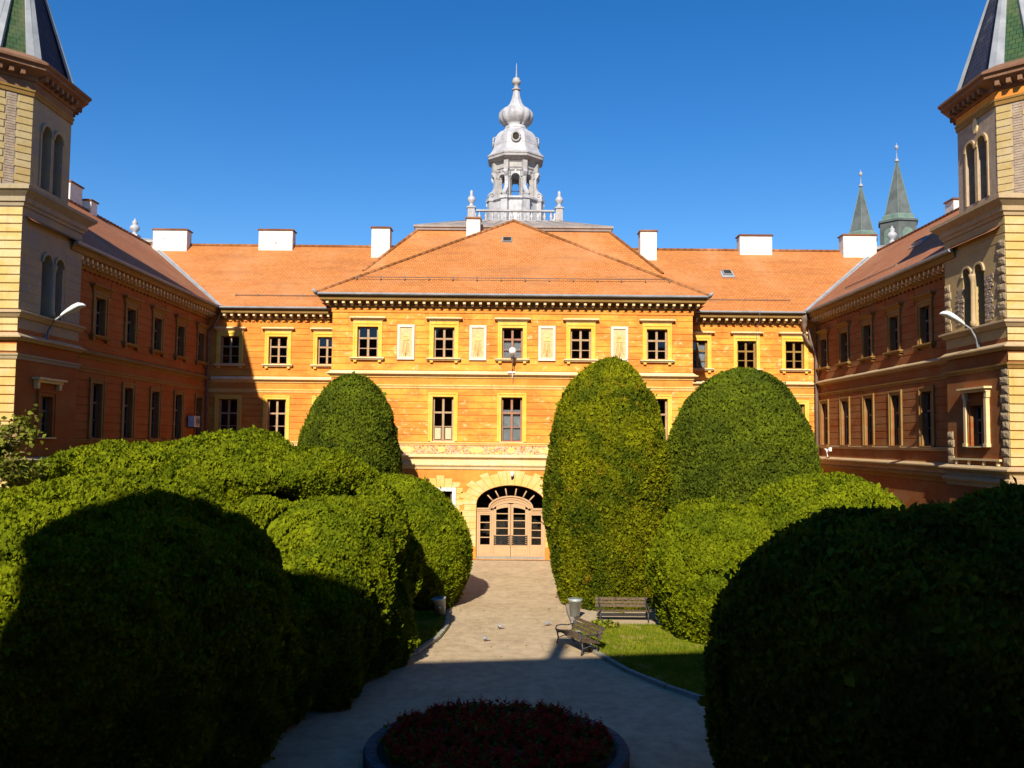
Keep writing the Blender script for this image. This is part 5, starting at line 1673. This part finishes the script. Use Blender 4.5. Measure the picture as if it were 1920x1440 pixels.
def topiary(name, label, lumps, mat, dens, size, seed, rough=1.0, group='clipped evergreen shrubs', cat='shrub'):
    root = thing(name, label, cat, (0, 0, 0), 0, group)
    cx = sum(l.x for l in lumps) / len(lumps); cy = sum(l.y for l in lumps) / len(lumps)
    root.location = (cx, cy, 0)
    off = np.array([cx, cy, 0.0])
    rng = np.random.default_rng(seed)
    V, F = [], []
    base = 0
    for l in lumps:
        n = int(l.area * dens)
        # area-uniform samples along the profile
        tt = np.linspace(0, l.t[-1], 400)
        cdf = np.cumsum(np.interp(tt, l.t, l.r) + 0.02); cdf /= cdf[-1]
        t = np.interp(rng.random(n), cdf, tt)
        th = rng.random(n) * 2 * np.pi
        P, Nn = l.at(t, th)
        P = P + Nn * disp(P, seed, rough)[:, None]
        keep = np.ones(n, bool)
        for o in lumps:
            if o is not l: keep &= ~o.inside(P, 0.12)
        P, Nn = P[keep], Nn[keep]
        hole = vnoise(P, 1.1, seed + 7) > 0.52                 # thin places where the twigs show dark behind
        ok = ~hole | (rng.random(len(P)) < 0.45)
        P, Nn = P[ok] - Nn[ok] * (hole[ok] * 0.07)[:, None], Nn[ok]
        n = len(P)
        P = P - Nn * (rng.random(n) ** 2 * 0.16)[:, None]
        rnd = rng.normal(size=(n, 3))
        up = np.array([0, 0, 1.0]) - Nn * Nn[:, 2:3]          # sprays lie like scales: along the surface, tips lifted
        D = up * 0.7 + Nn * 0.42 + rnd * 0.45
        D /= np.linalg.norm(D, axis=1)[:, None]
        S = np.cross(D, Nn + rng.normal(size=(n, 3)) * 0.42); S /= np.linalg.norm(S, axis=1)[:, None]
        Ln = size * rng.uniform(0.7, 1.35, n)
        stray = rng.random(n) < 0.006                           # shoots the shears missed
        P[stray] += Nn[stray] * rng.uniform(0.03, 0.12, stray.sum())[:, None]
        Ln[stray] *= 1.5
        W = Ln * rng.uniform(0.22, 0.38, n)
        droop = np.cross(S, D) * (Ln * rng.uniform(-0.18, 0.18, n))[:, None]
        a = P - D * (Ln * 0.25)[:, None]
        m = P + D * (Ln * 0.30)[:, None] + droop
        tip = P + D * (Ln * 0.75)[:, None]
        v = np.stack([a, m + S * W[:, None], tip, m - S * W[:, None]], 1).reshape(-1, 3) - off
        idx = np.arange(n)[:, None] * 4 + base
        f = np.concatenate([idx + np.array([[0, 1, 2]]), idx + np.array([[0, 2, 3]])], 0)
        V.append(v); F.append(f); base += n * 4
    me = np_mesh('foliage', np.concatenate(V), np.concatenate(F), mat)
    tag(place('foliage', me, root), kind='stuff')
    # dense inner foliage body
    V, F = [], []
    base = 0
    for l in lumps:
        nt_, nth = 26, 40
        T, TH = np.meshgrid(np.linspace(0, l.t[-1], nt_), np.linspace(0, 2 * np.pi, nth, endpoint=False), indexing='ij')
        P, Nn = l.at(T.ravel(), TH.ravel())
        P = P + Nn * (disp(P, seed, rough) - 0.14)[:, None]
        P[:, 2] = np.maximum(P[:, 2], 0.02)
        i, j = np.meshgrid(np.arange(nt_ - 1), np.arange(nth), indexing='ij')
        i, j = i.ravel(), j.ravel()
        j2 = (j + 1) % nth
        F.append(np.stack([i * nth + j, i * nth + j2, (i + 1) * nth + j2, (i + 1) * nth + j], 1) + base)
        V.append(P - off); base += len(P)
    place('inner_twigs', np_mesh('inner_twigs', np.concatenate(V), np.concatenate(F), mat, True), root)
    for l in lumps:
        if l.z[0] > 0.1: continue
        mb = MB(); mb.tube([(l.x - cx, l.y - cy, 0), (l.x - cx + 0.05, l.y - cy, 0.5), (l.x - cx, l.y - cy + 0.05, l.h * 0.6)], 0.16, 7, 0.06)
        mb.build('trunk', BARK, root)
    return root

G1 = 'tall clipped evergreen trees'
topiary('topiary_tree', 'dark green egg-shaped clipped tree standing left of the door against the facade', [Lump(-7.15, 40, 2.30, 8.80, 3.6, 1.7, 2.1)], THUJAD, 760, 0.118, 11, 0.55, G1, 'tree')
topiary('topiary_tree', 'tallest narrow egg-shaped clipped tree, just right of the door beside the bin', [Lump(3.50, 33.0, 2.28, 8.85, 3.7, 1.65, 2.3)], THUJAY, 1260, 0.111, 12, 0.75, G1, 'tree')
topiary('topiary_tree', 'broad egg-shaped clipped tree before the right facade range', [Lump(9.55, 37.5, 3.35, 9.0, 3.2, 2.6, 2.05)], THUJAD, 760, 0.125, 13, 0.55, G1, 'tree')
topiary('topiary_shrub', 'rounded clipped shrub beside the left bin, leaning over the path near the door', [Lump(-4.15, 33.2, 2.80, 4.58, 1.6, 2.2, 1.85)], THUJA, 1330, 0.111, 14, 0.9)
topiary('topiary_shrub', 'big half-lit clipped shrub of several merged lumps left of the path', [Lump(-4.75, 22.8, 2.0, 4.45, 1.7, 1.7, 2.4), Lump(-6.7, 25.5, 2.45, 5.2, 2.0, 2.1, 2.3), Lump(-6.8, 25.3, 2.62, 5.6, 4.7, 2.15, 2.3, z0=4.0), Lump(-6.3, 23.6, 1.6, 4.75, 1.8, 1.4, 2.4), Lump(-4.5, 25.8, 1.85, 4.95, 2.0, 1.6, 2.3), Lump(-7.7, 22.9, 1.7, 4.25, 1.6, 1.4, 2.3), Lump(-4.85, 20.8, 1.75, 3.25, 1.2, 1.5, 2.2), Lump(-5.2, 18.9, 1.35, 2.7, 1.0, 1.1, 2.2), Lump(-3.9, 24.2, 1.25, 4.15, 1.8, 1.0, 2.3)], THUJA, 1750, 0.092, 15, 1.7)
topiary('topiary_shrub', 'sunlit clipped shrub behind the front left mound, reaching to the left wing', [Lump(-12.3, 31.2, 3.6, 5.1, 1.8, 3.4, 2.2), Lump(-12.4, 31.0, 3.7, 5.55, 4.7, 3.1, 2.2, z0=4.1), Lump(-9.6, 30.6, 1.8, 5.4, 2.2, 1.6, 2.6), Lump(-9.55, 30.3, 2.1, 5.98, 5.3, 1.2, 2.4, z0=4.7), Lump(-9.9, 27.9, 1.7, 4.5, 1.6, 1.4, 2.3)], THUJA, 740, 0.12, 16, 1.6)
topiary('topiary_shrub', 'huge shadowed clipped mound filling the front left corner', [Lump(-7.6, 16.3, 3.55, 5.10, 1.8, 3.0, 2.2, 1.04, 1.0)], THUJA, 1900, 0.085, 17, 1.2)
topiary('topiary_shrub', 'sunlit double clipped shrub on the lawn right of the far bench', [Lump(6.65, 28.0, 2.28, 4.05, 1.5, 1.85, 2.3), Lump(10.2, 29.0, 3.2, 4.78, 1.7, 2.6, 2.3)], THUJA, 1260, 0.111, 18, 1.1)
topiary('topiary_shrub', 'huge dark clipped mound in shadow filling the front right corner', [Lump(6.0, 14.0, 2.92, 4.80, 1.8, 2.6, 2.4), Lump(8.65, 14.9, 2.4, 5.05, 1.9, 2.1, 2.6), Lump(7.4, 13.9, 2.6, 4.6, 1.8, 2.3, 2.3)], THUJAD, 860, 0.116, 19, 0.9)

# ------------------------------------------------------------------ leafy tree at the left edge
def leafy_tree():
    root = thing('leafy_tree', 'loose broad-leaved tree with yellow-green leaves at the left edge by the tower', 'tree', (-14.75, 25.2, 0))
    rng = np.random.default_rng(3)
    rnd = random.Random(3)
    mb = MB()
    mb.tube([(0, 0, 0), (0.05, 0.0, 1.5), (-0.05, 0.08, 3.0), (0.0, 0.0, 4.2), (0.1, 0, 5.4)], 0.13, 8, 0.04)
    ends = []
    for i in range(26):
        z = 1.8 + 4.2 * i / 26
        a = rnd.uniform(0, 6.28)
        if i % 3 == 0: a = rnd.uniform(-0.7, 0.5)
        L = rnd.uniform(0.9, 1.75) * (1 - 0.25 * (z - 2) / 4)
        p0 = Vector((0, 0, z)); p1 = p0 + Vector((math.cos(a) * L * 0.5, math.sin(a) * L * 0.5, 0.35)); p2 = p0 + Vector((math.cos(a) * L, math.sin(a) * L, 0.45 + rnd.uniform(-0.2, 0.3)))
        mb.tube([p0, p1, p2], 0.04, 5, 0.012)
        ends.append((p0, p1, p2))
    mb.build('trunk', BARK, root)
    V, F = [], []
    n = 0
    for p0, p1, p2 in ends:
        for j in range(150):
            t = rnd.uniform(0.3, 1.08)
            c = (p0.lerp(p1, t * 2) if t < 0.5 else p1.lerp(p2, t * 2 - 1)) + Vector((rnd.gauss(0, .14), rnd.gauss(0, .14), rnd.gauss(0, .13)))
            d = Vector((rnd.gauss(0, 1), rnd.gauss(0, 1), rnd.gauss(-0.4, .6))).normalized()
            s_ = d.cross(Vector((rnd.gauss(0, 1), rnd.gauss(0, 1), rnd.gauss(0, 1)))).normalized()
            l = rnd.uniform(0.12, 0.21)
            up = d.cross(s_) * l * 0.15
            V += [c, c + d * l * .45 + s_ * l * .34 + up, c + d * l, c + d * l * .45 - s_ * l * .34 + up]
            F += [(n, n + 1, n + 2), (n, n + 2, n + 3)]
            n += 4
    me = np_mesh('crown', np.array([tuple(v) for v in V]), np.array(F), LEAFM)
    tag(place('crown', me, root), kind='stuff')
leafy_tree()

# ------------------------------------------------------------------ round flower bed
fb = thing('flower_bed', 'round stone-rimmed flower bed in the middle of the path', 'flower bed', (-0.22, 17.0, 0))
NS = 26
for k in range(NS):
    a0, a1 = 2 * math.pi * k / NS + 0.004, 2 * math.pi * (k + 1) / NS - 0.004
    mb = MB()
    prof = [(2.20, 0.0), (2.44, 0.0), (2.45, 0.22), (2.42, 0.28), (2.25, 0.29), (2.20, 0.25)]
    m = 4
    V = []
    for i in range(m + 1):
        a = a0 + (a1 - a0) * i / m
        V += [(r * math.cos(a), r * math.sin(a), z) for r, z in prof]
    F = [(i * 6 + j, i * 6 + (j + 1) % 6, (i + 1) * 6 + (j + 1) % 6, (i + 1) * 6 + j) for i in range(m) for j in range(6)] + [tuple(range(6)), tuple(reversed(range(m * 6, m * 6 + 6)))]
    mb.idx(V, F)
    mb.build('rim_stone', RIM, fb)
mb = MB(); mb.lathe([(2.22, 0.02), (2.22, 0.24), (1.2, 0.34), (0.02, 0.36)], 32)
mb.build('soil', SOIL, fb)
def flowers():
    rng = np.random.default_rng(21)
    n = 900
    r = 2.12 * np.sqrt(rng.random(n)); a = rng.random(n) * 2 * np.pi
    V, F, VG, FG = [], [], [], []
    b = g = 0
    for x, y in zip(r * np.cos(a), r * np.sin(a)):
        h = rng.uniform(0.14, 0.27)
        for j in range(14):                                   # spike of red florets
            z = 0.34 + h * (0.45 + 0.6 * j / 14)
            t = rng.random() * 6.28; l = 0.055 * (1.15 - 0.6 * j / 14)
            d = np.array([math.cos(t), math.sin(t), 0.35]); s = np.array([-math.sin(t), math.cos(t), 0])
            p = np.array([x, y, z])
            V += [p, p + d * l * .6 + s * l * .4, p + d * l * 1.2, p + d * l * .6 - s * l * .4]
            F.append((b, b + 1, b + 2)); F.append((b, b + 2, b + 3)); b += 4
        for j in range(6):
            t = rng.random() * 6.28; l = 0.11
            d = np.array([math.cos(t), math.sin(t), 0.5]); s = np.array([-math.sin(t), math.cos(t), 0])
            p = np.array([x, y, 0.33 + h * 0.4 * rng.random()])
            VG += [p, p + d * l * .6 + s * l * .4, p + d * l * 1.2, p + d * l * .6 - s * l * .4]
            FG.append((g, g + 1, g + 2)); FG.append((g, g + 2, g + 3)); g += 4
    o = place('red_flowers', np_mesh('red_flowers', np.array(V), np.array(F), REDF), None, (-0.22, 17.0, 0))
    tag(o, 'dense dark red flowers filling the round bed', 'flowers', kind='stuff')
    o = place('flower_leaves', np_mesh('flower_leaves', np.array(VG), np.array(FG), THUJAD), None, (-0.22, 17.0, 0))
    tag(o, 'low green leaves under the red flowers of the round bed', 'leaves', kind='stuff')
flowers()

def grass(name, label, poly, n, seed, hmin=0.04, hmax=0.10):
    rng = np.random.default_rng(seed)
    P = np.array(poly)
    lo, hi = P.min(0), P.max(0)
    pts = []
    while sum(len(p) for p in pts) < n:
        q = lo + rng.random((n, 2)) * (hi - lo)
        ins = np.zeros(n, bool)
        for i in range(len(P)):
            a, b = P[i], P[(i + 1) % len(P)]
            c = ((a[1] > q[:, 1]) != (b[1] > q[:, 1])) & (q[:, 0] < (b[0] - a[0]) * (q[:, 1] - a[1]) / (b[1] - a[1] + 1e-12) + a[0])
            ins ^= c
        pts.append(q[ins])
    q = np.concatenate(pts)[:n]
    h = rng.uniform(hmin, hmax, n); t = rng.random(n) * 6.28
    lean = rng.normal(size=(n, 2)) * 0.03
    w = 0.012
    a = np.stack([q[:, 0] - w * np.cos(t), q[:, 1] - w * np.sin(t), np.full(n, 0.045)], 1)
    b = np.stack([q[:, 0] + w * np.cos(t), q[:, 1] + w * np.sin(t), np.full(n, 0.045)], 1)
    c = np.stack([q[:, 0] + lean[:, 0], q[:, 1] + lean[:, 1], 0.05 + h], 1)
    V = np.stack([a, b, c], 1).reshape(-1, 3)
    tag(place(name, np_mesh(name, V, np.arange(3 * n).reshape(-1, 3), GRASS)), label, 'grass', kind='stuff')
grass('grass', 'sunlit and shaded lawn grass right of the path', [(2.2, 28.6), (2.45, 25.4), (3.1, 23.4), (3.85, 21.9), (4.7, 20.66), (5.7, 19.3), (9, 19), (9, 26), (7, 26), (5.0, 26.2), (4.6, 29.1), (2.2, 29.1)], 60000, 5)
grass('grass', 'strip of lawn grass left of the path before the left bin', [(-2.2, 30.8), (-2.1, 28.4), (-2.3, 26.9), (-2.75, 25.0), (-3.5, 23.3), (-5.5, 23.3), (-5, 30.8)], 20000, 6)

def weed(x, y, n, rad, h, seed):
    rnd = random.Random(seed)
    root = thing('weed_tuft', 'low leafy weed tuft on the lawn behind the near bench', 'plant', (x, y, 0.04))
    V, F = [], []
    for i in range(n):
        a = rnd.uniform(0, 6.28); r = rad * math.sqrt(rnd.random())
        c = Vector((r * math.cos(a), r * math.sin(a), h * rnd.random() * (1 - (r / rad) ** 2 * .6)))
        t = rnd.uniform(0, 6.28)
        d = Vector((math.cos(t), math.sin(t), rnd.uniform(0.1, 1.0))).normalized(); s_ = d.cross(Vector((0, 0, 1))).normalized()
        l = rnd.uniform(0.08, 0.15)
        k = len(V)
        V += [c, c + d * l * .5 + s_ * l * .3, c + d * l, c + d * l * .5 - s_ * l * .3]
        F += [(k, k + 1, k + 2), (k, k + 2, k + 3)]
    tag(place('leaves', np_mesh('leaves', np.array([tuple(v) for v in V]), np.array(F), GRASS), root), kind='stuff')
weed(2.95, 28.75, 420, 0.5, 0.2, 4)

def fallen_leaves():
    rng = np.random.default_rng(31)
    spots = [(-2.6, 31.2, 1.0), (2.2, 31.5, 0.9), (2.6, 27.0, 1.3), (-2.6, 24.5, 0.9), (0.0, 33.0, 2.0), (4.6, 24.5, 1.8), (0.2, 27.5, 2.2), (1.8, 38.0, 0.8), (-1.9, 38.0, 0.6)]
    V, F = [], []
    for (x, y, r) in spots:
        for i in range(34):
            a = rng.random() * 6.28; q = r * math.sqrt(rng.random())
            c = np.array([x + q * math.cos(a), y + q * math.sin(a) * 1.4, 0.012])
            if c[0] > 2.0 or c[0] < -2.0: c[2] = 0.13
            t = rng.random() * 6.28; l = rng.uniform(0.04, 0.085)
            d = np.array([math.cos(t), math.sin(t), rng.uniform(-0.1, 0.3)]); s = np.array([-math.sin(t), math.cos(t), rng.uniform(-0.2, 0.2)])
            k = len(V)
            V += [c - d * l * .5, c + s * l * .3 + [0, 0, 0.01], c + d * l * .5, c - s * l * .3]
            F += [(k, k + 1, k + 2), (k, k + 2, k + 3)]
    tag(place('fallen_leaves', np_mesh('fallen_leaves', np.array(V), np.array(F), LEAFM)), 'scattered fallen leaves on the sunlit path and lawn edge', 'leaves', kind='stuff')
fallen_leaves()

# ------------------------------------------------------------------ benches
def bench(loc, rz, label, n_seat=5, L=1.8):
    """park bench: local x along the seat, faces local -y"""
    root = thing('park_bench', label, 'bench', loc, rz, 'wooden park benches by the path')
    h = L / 2
    for i in range(n_seat):
        y = -0.22 + 0.105 * i
        z = 0.44 - 0.012 * i + (0.02 if i == 0 else 0)
        mb = MB(); mb.box(-h, h, y - 0.042, y + 0.042, z - 0.018, z + 0.018)
        mb.build('seat_slat', BENCHW, root)
    for i in range(3):
        y = 0.27 + 0.045 * i; z = 0.56 + 0.13 * i
        mb = MB()
        mb.idx([(-h, y - 0.012, z - 0.05), (h, y - 0.012, z - 0.05), (h, y + 0.018, z + 0.05), (-h, y + 0.018, z + 0.05),
                (-h, y + 0.022, z - 0.06), (h, y + 0.022, z - 0.06), (h, y + 0.052, z + 0.04), (-h, y + 0.052, z + 0.04)],
               [(0, 1, 2, 3), (4, 7, 6, 5), (0, 4, 5, 1), (2, 6, 7, 3), (1, 5, 6, 2), (0, 3, 7, 4)])
        mb.build('back_slat', BENCHW, root)
    for x in (-h + 0.12, h - 0.12):
        mb = MB()
        mb.tube([(x, -0.27, 0), (x, -0.22, 0.2), (x, -0.25, 0.40)], 0.024, 6)
        mb.tube([(x, 0.30, 0), (x, 0.22, 0.2), (x, 0.21, 0.40), (x, 0.29, 0.62), (x, 0.40, 0.90)], 0.024, 6)
        mb.tube([(x, -0.25, 0.40), (x, 0.0, 0.385), (x, 0.21, 0.38)], 0.024, 6)
        mb.tube([(x, -0.22, 0.2), (x, 0.0, 0.28), (x, 0.22, 0.2)], 0.016, 6)
        mb.build('side_frame', IRON, root)
        mb = MB()
        mb.tube([(x, -0.25, 0.40), (x, -0.31, 0.52), (x, -0.27, 0.63), (x, -0.12, 0.65), (x, 0.08, 0.62), (x, 0.28, 0.66)], 0.022, 6)
        mb.build('armrest', IRON, root)
    mb = MB(); mb.tube([(-h + 0.12, 0.0, 0.26), (h - 0.12, 0.0, 0.26)], 0.012, 6)
    mb.build('tie_rod', IRON, root)
    root.scale = (1.0, 1.0, 0.82)
    return root
bench((1.92, 25.85, 0.03), math.atan2(-1.75, 0.73), 'weathered slatted bench standing at an angle on the right path edge, beside the shadow')
bench((3.72, 29.75, 0.03), 0.0, 'slatted bench facing the viewer under the tallest clipped tree')

# ------------------------------------------------------------------ litter bins
def bin_(loc, tilt, label, panel):
    root = thing('litter_bin', label, 'litter bin', loc, 0, 'galvanised litter bins by the path')
    root.rotation_euler = (tilt[0], tilt[1], 0)
    mb = MB()
    mb.lathe([(0.155, 0.10), (0.225, 0.60), (0.235, 0.60), (0.235, 0.63), (0.215, 0.63), (0.15, 0.14)], 16, sm=True, caps=True)
    o = mb.build('bucket', BINM, root)
    mb = MB(); mb.lathe([(0.24, 0.625), (0.25, 0.635), (0.25, 0.66), (0.22, 0.67), (0.20, 0.66)], 16, caps=False)
    mb.build('rim', BINM, o)
    mb = MB(); mb.tube([(0, 0.26, -0.02), (0, 0.26, 0.70)], 0.025, 8)
    mb.box(-0.03, 0.03, 0.18, 0.26, 0.22, 0.25); mb.box(-0.03, 0.03, 0.22, 0.26, 0.48, 0.51)
    mb.build('post', IRON, root)
    if panel:
        mb = MB(); mb.tube([(-0.04, -0.205, 0.36), (0, -0.215, 0.40), (0.05, -0.21, 0.37)], 0.022, 6)
        mb.build('latch', LAMPW, o)
bin_((-2.27, 30.2, 0.0), (R(3), R(-9), 0), 'grey tilted litter bin at the left path edge under the round shrub', True)
bin_((2.15, 30.2, 0.0), (0, R(2), 0), 'grey upright litter bin at the right path edge beside the far bench', False)

# ------------------------------------------------------------------ lamps
def wall_lamp(s):
    root = thing('street_lamp', ('white street lamp on a bent arm fixed to the left tower' if s < 0 else 'white street lamp on a bent arm fixed to the right tower'), 'lamp', (s * 16.5, 31.5, 9.2), 0, 'street lamps on the towers')
    d = -s
    mb = MB()
    mb.box(-0.06 , 0.06, -0.08, 0.08, -0.12, 0.30)
    mb.tube([(d * 0.05, 0, 0.0), (d * 0.10, 0, 0.45), (d * 0.30, 0, 0.80), (d * 0.50, 0.0, 0.94)], 0.035, 8)
    mb.build('arm', ZINC, root)
    mb = MB()
    # cobra head: lofted sections along its axis
    ax = Vector((d * 0.86, 0, 0.46)).normalized()
    c0 = Vector((d * 0.52, 0, 0.96))
    sec = [(0.0, 0.04, 0.04), (0.10, 0.08, 0.08), (0.30, 0.15, 0.12), (0.55, 0.20, 0.15), (0.75, 0.20, 0.14), (0.90, 0.14, 0.09), (0.97, 0.04, 0.03)]
    side = Vector((0, 1, 0)); up = ax.cross(side); up = up if up.z > 0 else -up
    V, F = [], []
    for (t, w, h) in sec:
        c = c0 + ax * t
        if t > 0.8: c = c - Vector((0, 0, (t - 0.8) * 0.5))
        for k in range(12):
            a = 2 * math.pi * k / 12
            V.append(tuple(c + side * (w * math.cos(a)) + up * (h * math.sin(a) * (1 if math.sin(a) > 0 else 0.55))))
    for j in range(len(sec) - 1):
        for k in range(12):
            F.append((j * 12 + k, j * 12 + (k + 1) % 12, (j + 1) * 12 + (k + 1) % 12, (j + 1) * 12 + k))
    F += [tuple(range(12)), tuple(range((len(sec) - 1) * 12, len(sec) * 12))]
    mb.idx(V, F, True)
    mb.build('lamp_head', LAMPW, root)
wall_lamp(-1); wall_lamp(1)

gl_ = thing('globe_lamp', 'white globe lamp on a bracket in front of the middle upper window', 'lamp', (-0.02, 45, 9.2))
mb = MB()
mb.lathe([(0.02, 0.98), (0.10, 0.99), (0.16, 1.05), (0.185, 1.15), (0.16, 1.25), (0.09, 1.32), (0.01, 1.34)], 18, (0.03, -0.55))
mb.build('globe', LAMPW, gl_)
mb = MB()
mb.tube([(0.03, -0.02, 0.30), (0.03, -0.38, 0.22), (0.03, -0.55, 0.42), (0.03, -0.55, 0.98)], 0.025, 8)
mb.lathe([(0.04, 0.78), (0.09, 0.90), (0.10, 0.985)], 12, (0.03, -0.55))
mb.build('bracket', RUST, gl_)
mb = MB(); mb.box(-0.20, 0.0, -0.32, -0.18, 0.06, 0.16); mb.box(0.04, 0.16, -0.32, -0.20, 0.07, 0.16); mb.tube([(0.03, -0.26, 0.0), (0.03, -0.26, -0.25)], 0.015, 6)
mb.build('junction_box', LAMPW, gl_)
dl = thing('door_lamp', 'small white lamp on the wall above the arched entrance', 'lamp', (0.05, 45, 4.1))
mb = MB(); mb.lathe([(0.05, 0.02), (0.075, 0.05), (0.085, 0.15), (0.07, 0.24), (0.03, 0.28)], 12, (0, -0.20)); mb.build('lamp_glass', LAMPW, dl)
mb = MB(); mb.tube([(0, -0.02, -0.05), (0, -0.16, -0.07), (0, -0.20, 0.03)], 0.02, 6); mb.box(-0.05, 0.05, -0.05, 0.0, -0.14, 0.03); mb.build('bracket', IRON, dl)

ac = thing('air_conditioner', 'grey outdoor air conditioner unit on the shaded left wing near the corner', 'air conditioner', (-17.0, 47.25, 6.45))
mb = MB(); mb.box(0.10, 0.42, -0.42, 0.42, 0, 0.58); mb.build('casing', ACW, ac)
mb = MB()
for r in (0.06, 0.12, 0.18, 0.23):
    mb.tube([(0.428, 0.1 + r * math.cos(t), 0.29 + r * math.sin(t)) for t in [i * math.pi / 8 for i in range(17)]], 0.008, 4)
mb.build('fan_grille', IRON, ac)
mb = MB()
for y in (-0.3, 0.3): mb.box(0.0, 0.40, y - 0.02, y + 0.02, -0.05, 0.0)
mb.build('bracket', IRON, ac)

# ------------------------------------------------------------------ pigeons on the path
def pigeon(x, y, rz, label):
    root = thing('pigeon', label, 'pigeon', (x, y, 0.004), rz, 'pigeons on the path')
    # one body lofted along x: tail, rump, belly, chest, neck, head, beak
    sec = [(-0.19, 0.115, 0.030, 0.008), (-0.12, 0.120, 0.034, 0.016), (-0.06, 0.125, 0.050, 0.045), (0.0, 0.125, 0.062, 0.060), (0.05, 0.135, 0.060, 0.062), (0.09, 0.165, 0.042, 0.048), (0.105, 0.205, 0.028, 0.032), (0.12, 0.235, 0.026, 0.027), (0.145, 0.238, 0.020, 0.020), (0.158, 0.234, 0.007, 0.007), (0.178, 0.228, 0.003, 0.003)]
    V, F = [], []
    n = 10
    for (sx, sz, w, h) in sec:
        for k in range(n):
            a = 2 * math.pi * k / n
            V.append((sx, w * math.cos(a), sz + h * math.sin(a)))
    for j in range(len(sec) - 1):
        for k in range(n):
            F.append((j * n + k, j * n + (k + 1) % n, (j + 1) * n + (k + 1) % n, (j + 1) * n + k))
    F += [tuple(range(n)), tuple(range((len(sec) - 1) * n, len(sec) * n))]
    root.scale = (0.76, 0.76, 0.76)
    mb = MB(); mb.idx(V, F, True); mb.build('body', PIGEON, root)
    for s in (-1, 1):
        mb = MB(); mb.idx([(0.07, s * 0.055, 0.15), (0.0, s * 0.070, 0.165), (-0.10, s * 0.052, 0.15), (-0.19, s * 0.02, 0.125), (-0.09, s * 0.060, 0.11), (0.02, s * 0.072, 0.11)], [(0, 1, 2, 3, 4, 5)]); mb.build('wing', PIGEON, root)
        mb = MB(); mb.tube([(0.01, s * 0.025, 0.08), (0.015, s * 0.027, 0.0)], 0.006, 5); mb.box(0.0, 0.04, s * 0.027 - 0.012, s * 0.027 + 0.012, 0.0, 0.006); mb.build('leg', PIGLEG, root)
pigeon(-0.71, 26.74, R(200), 'pale pigeon nearest the viewer on the sunlit path')
pigeon(-0.31, 28.47, R(165), 'pale pigeon on the middle of the path beyond the nearest one')
pigeon(1.21, 29.02, R(20), 'pale pigeon on the path close to the right bin')
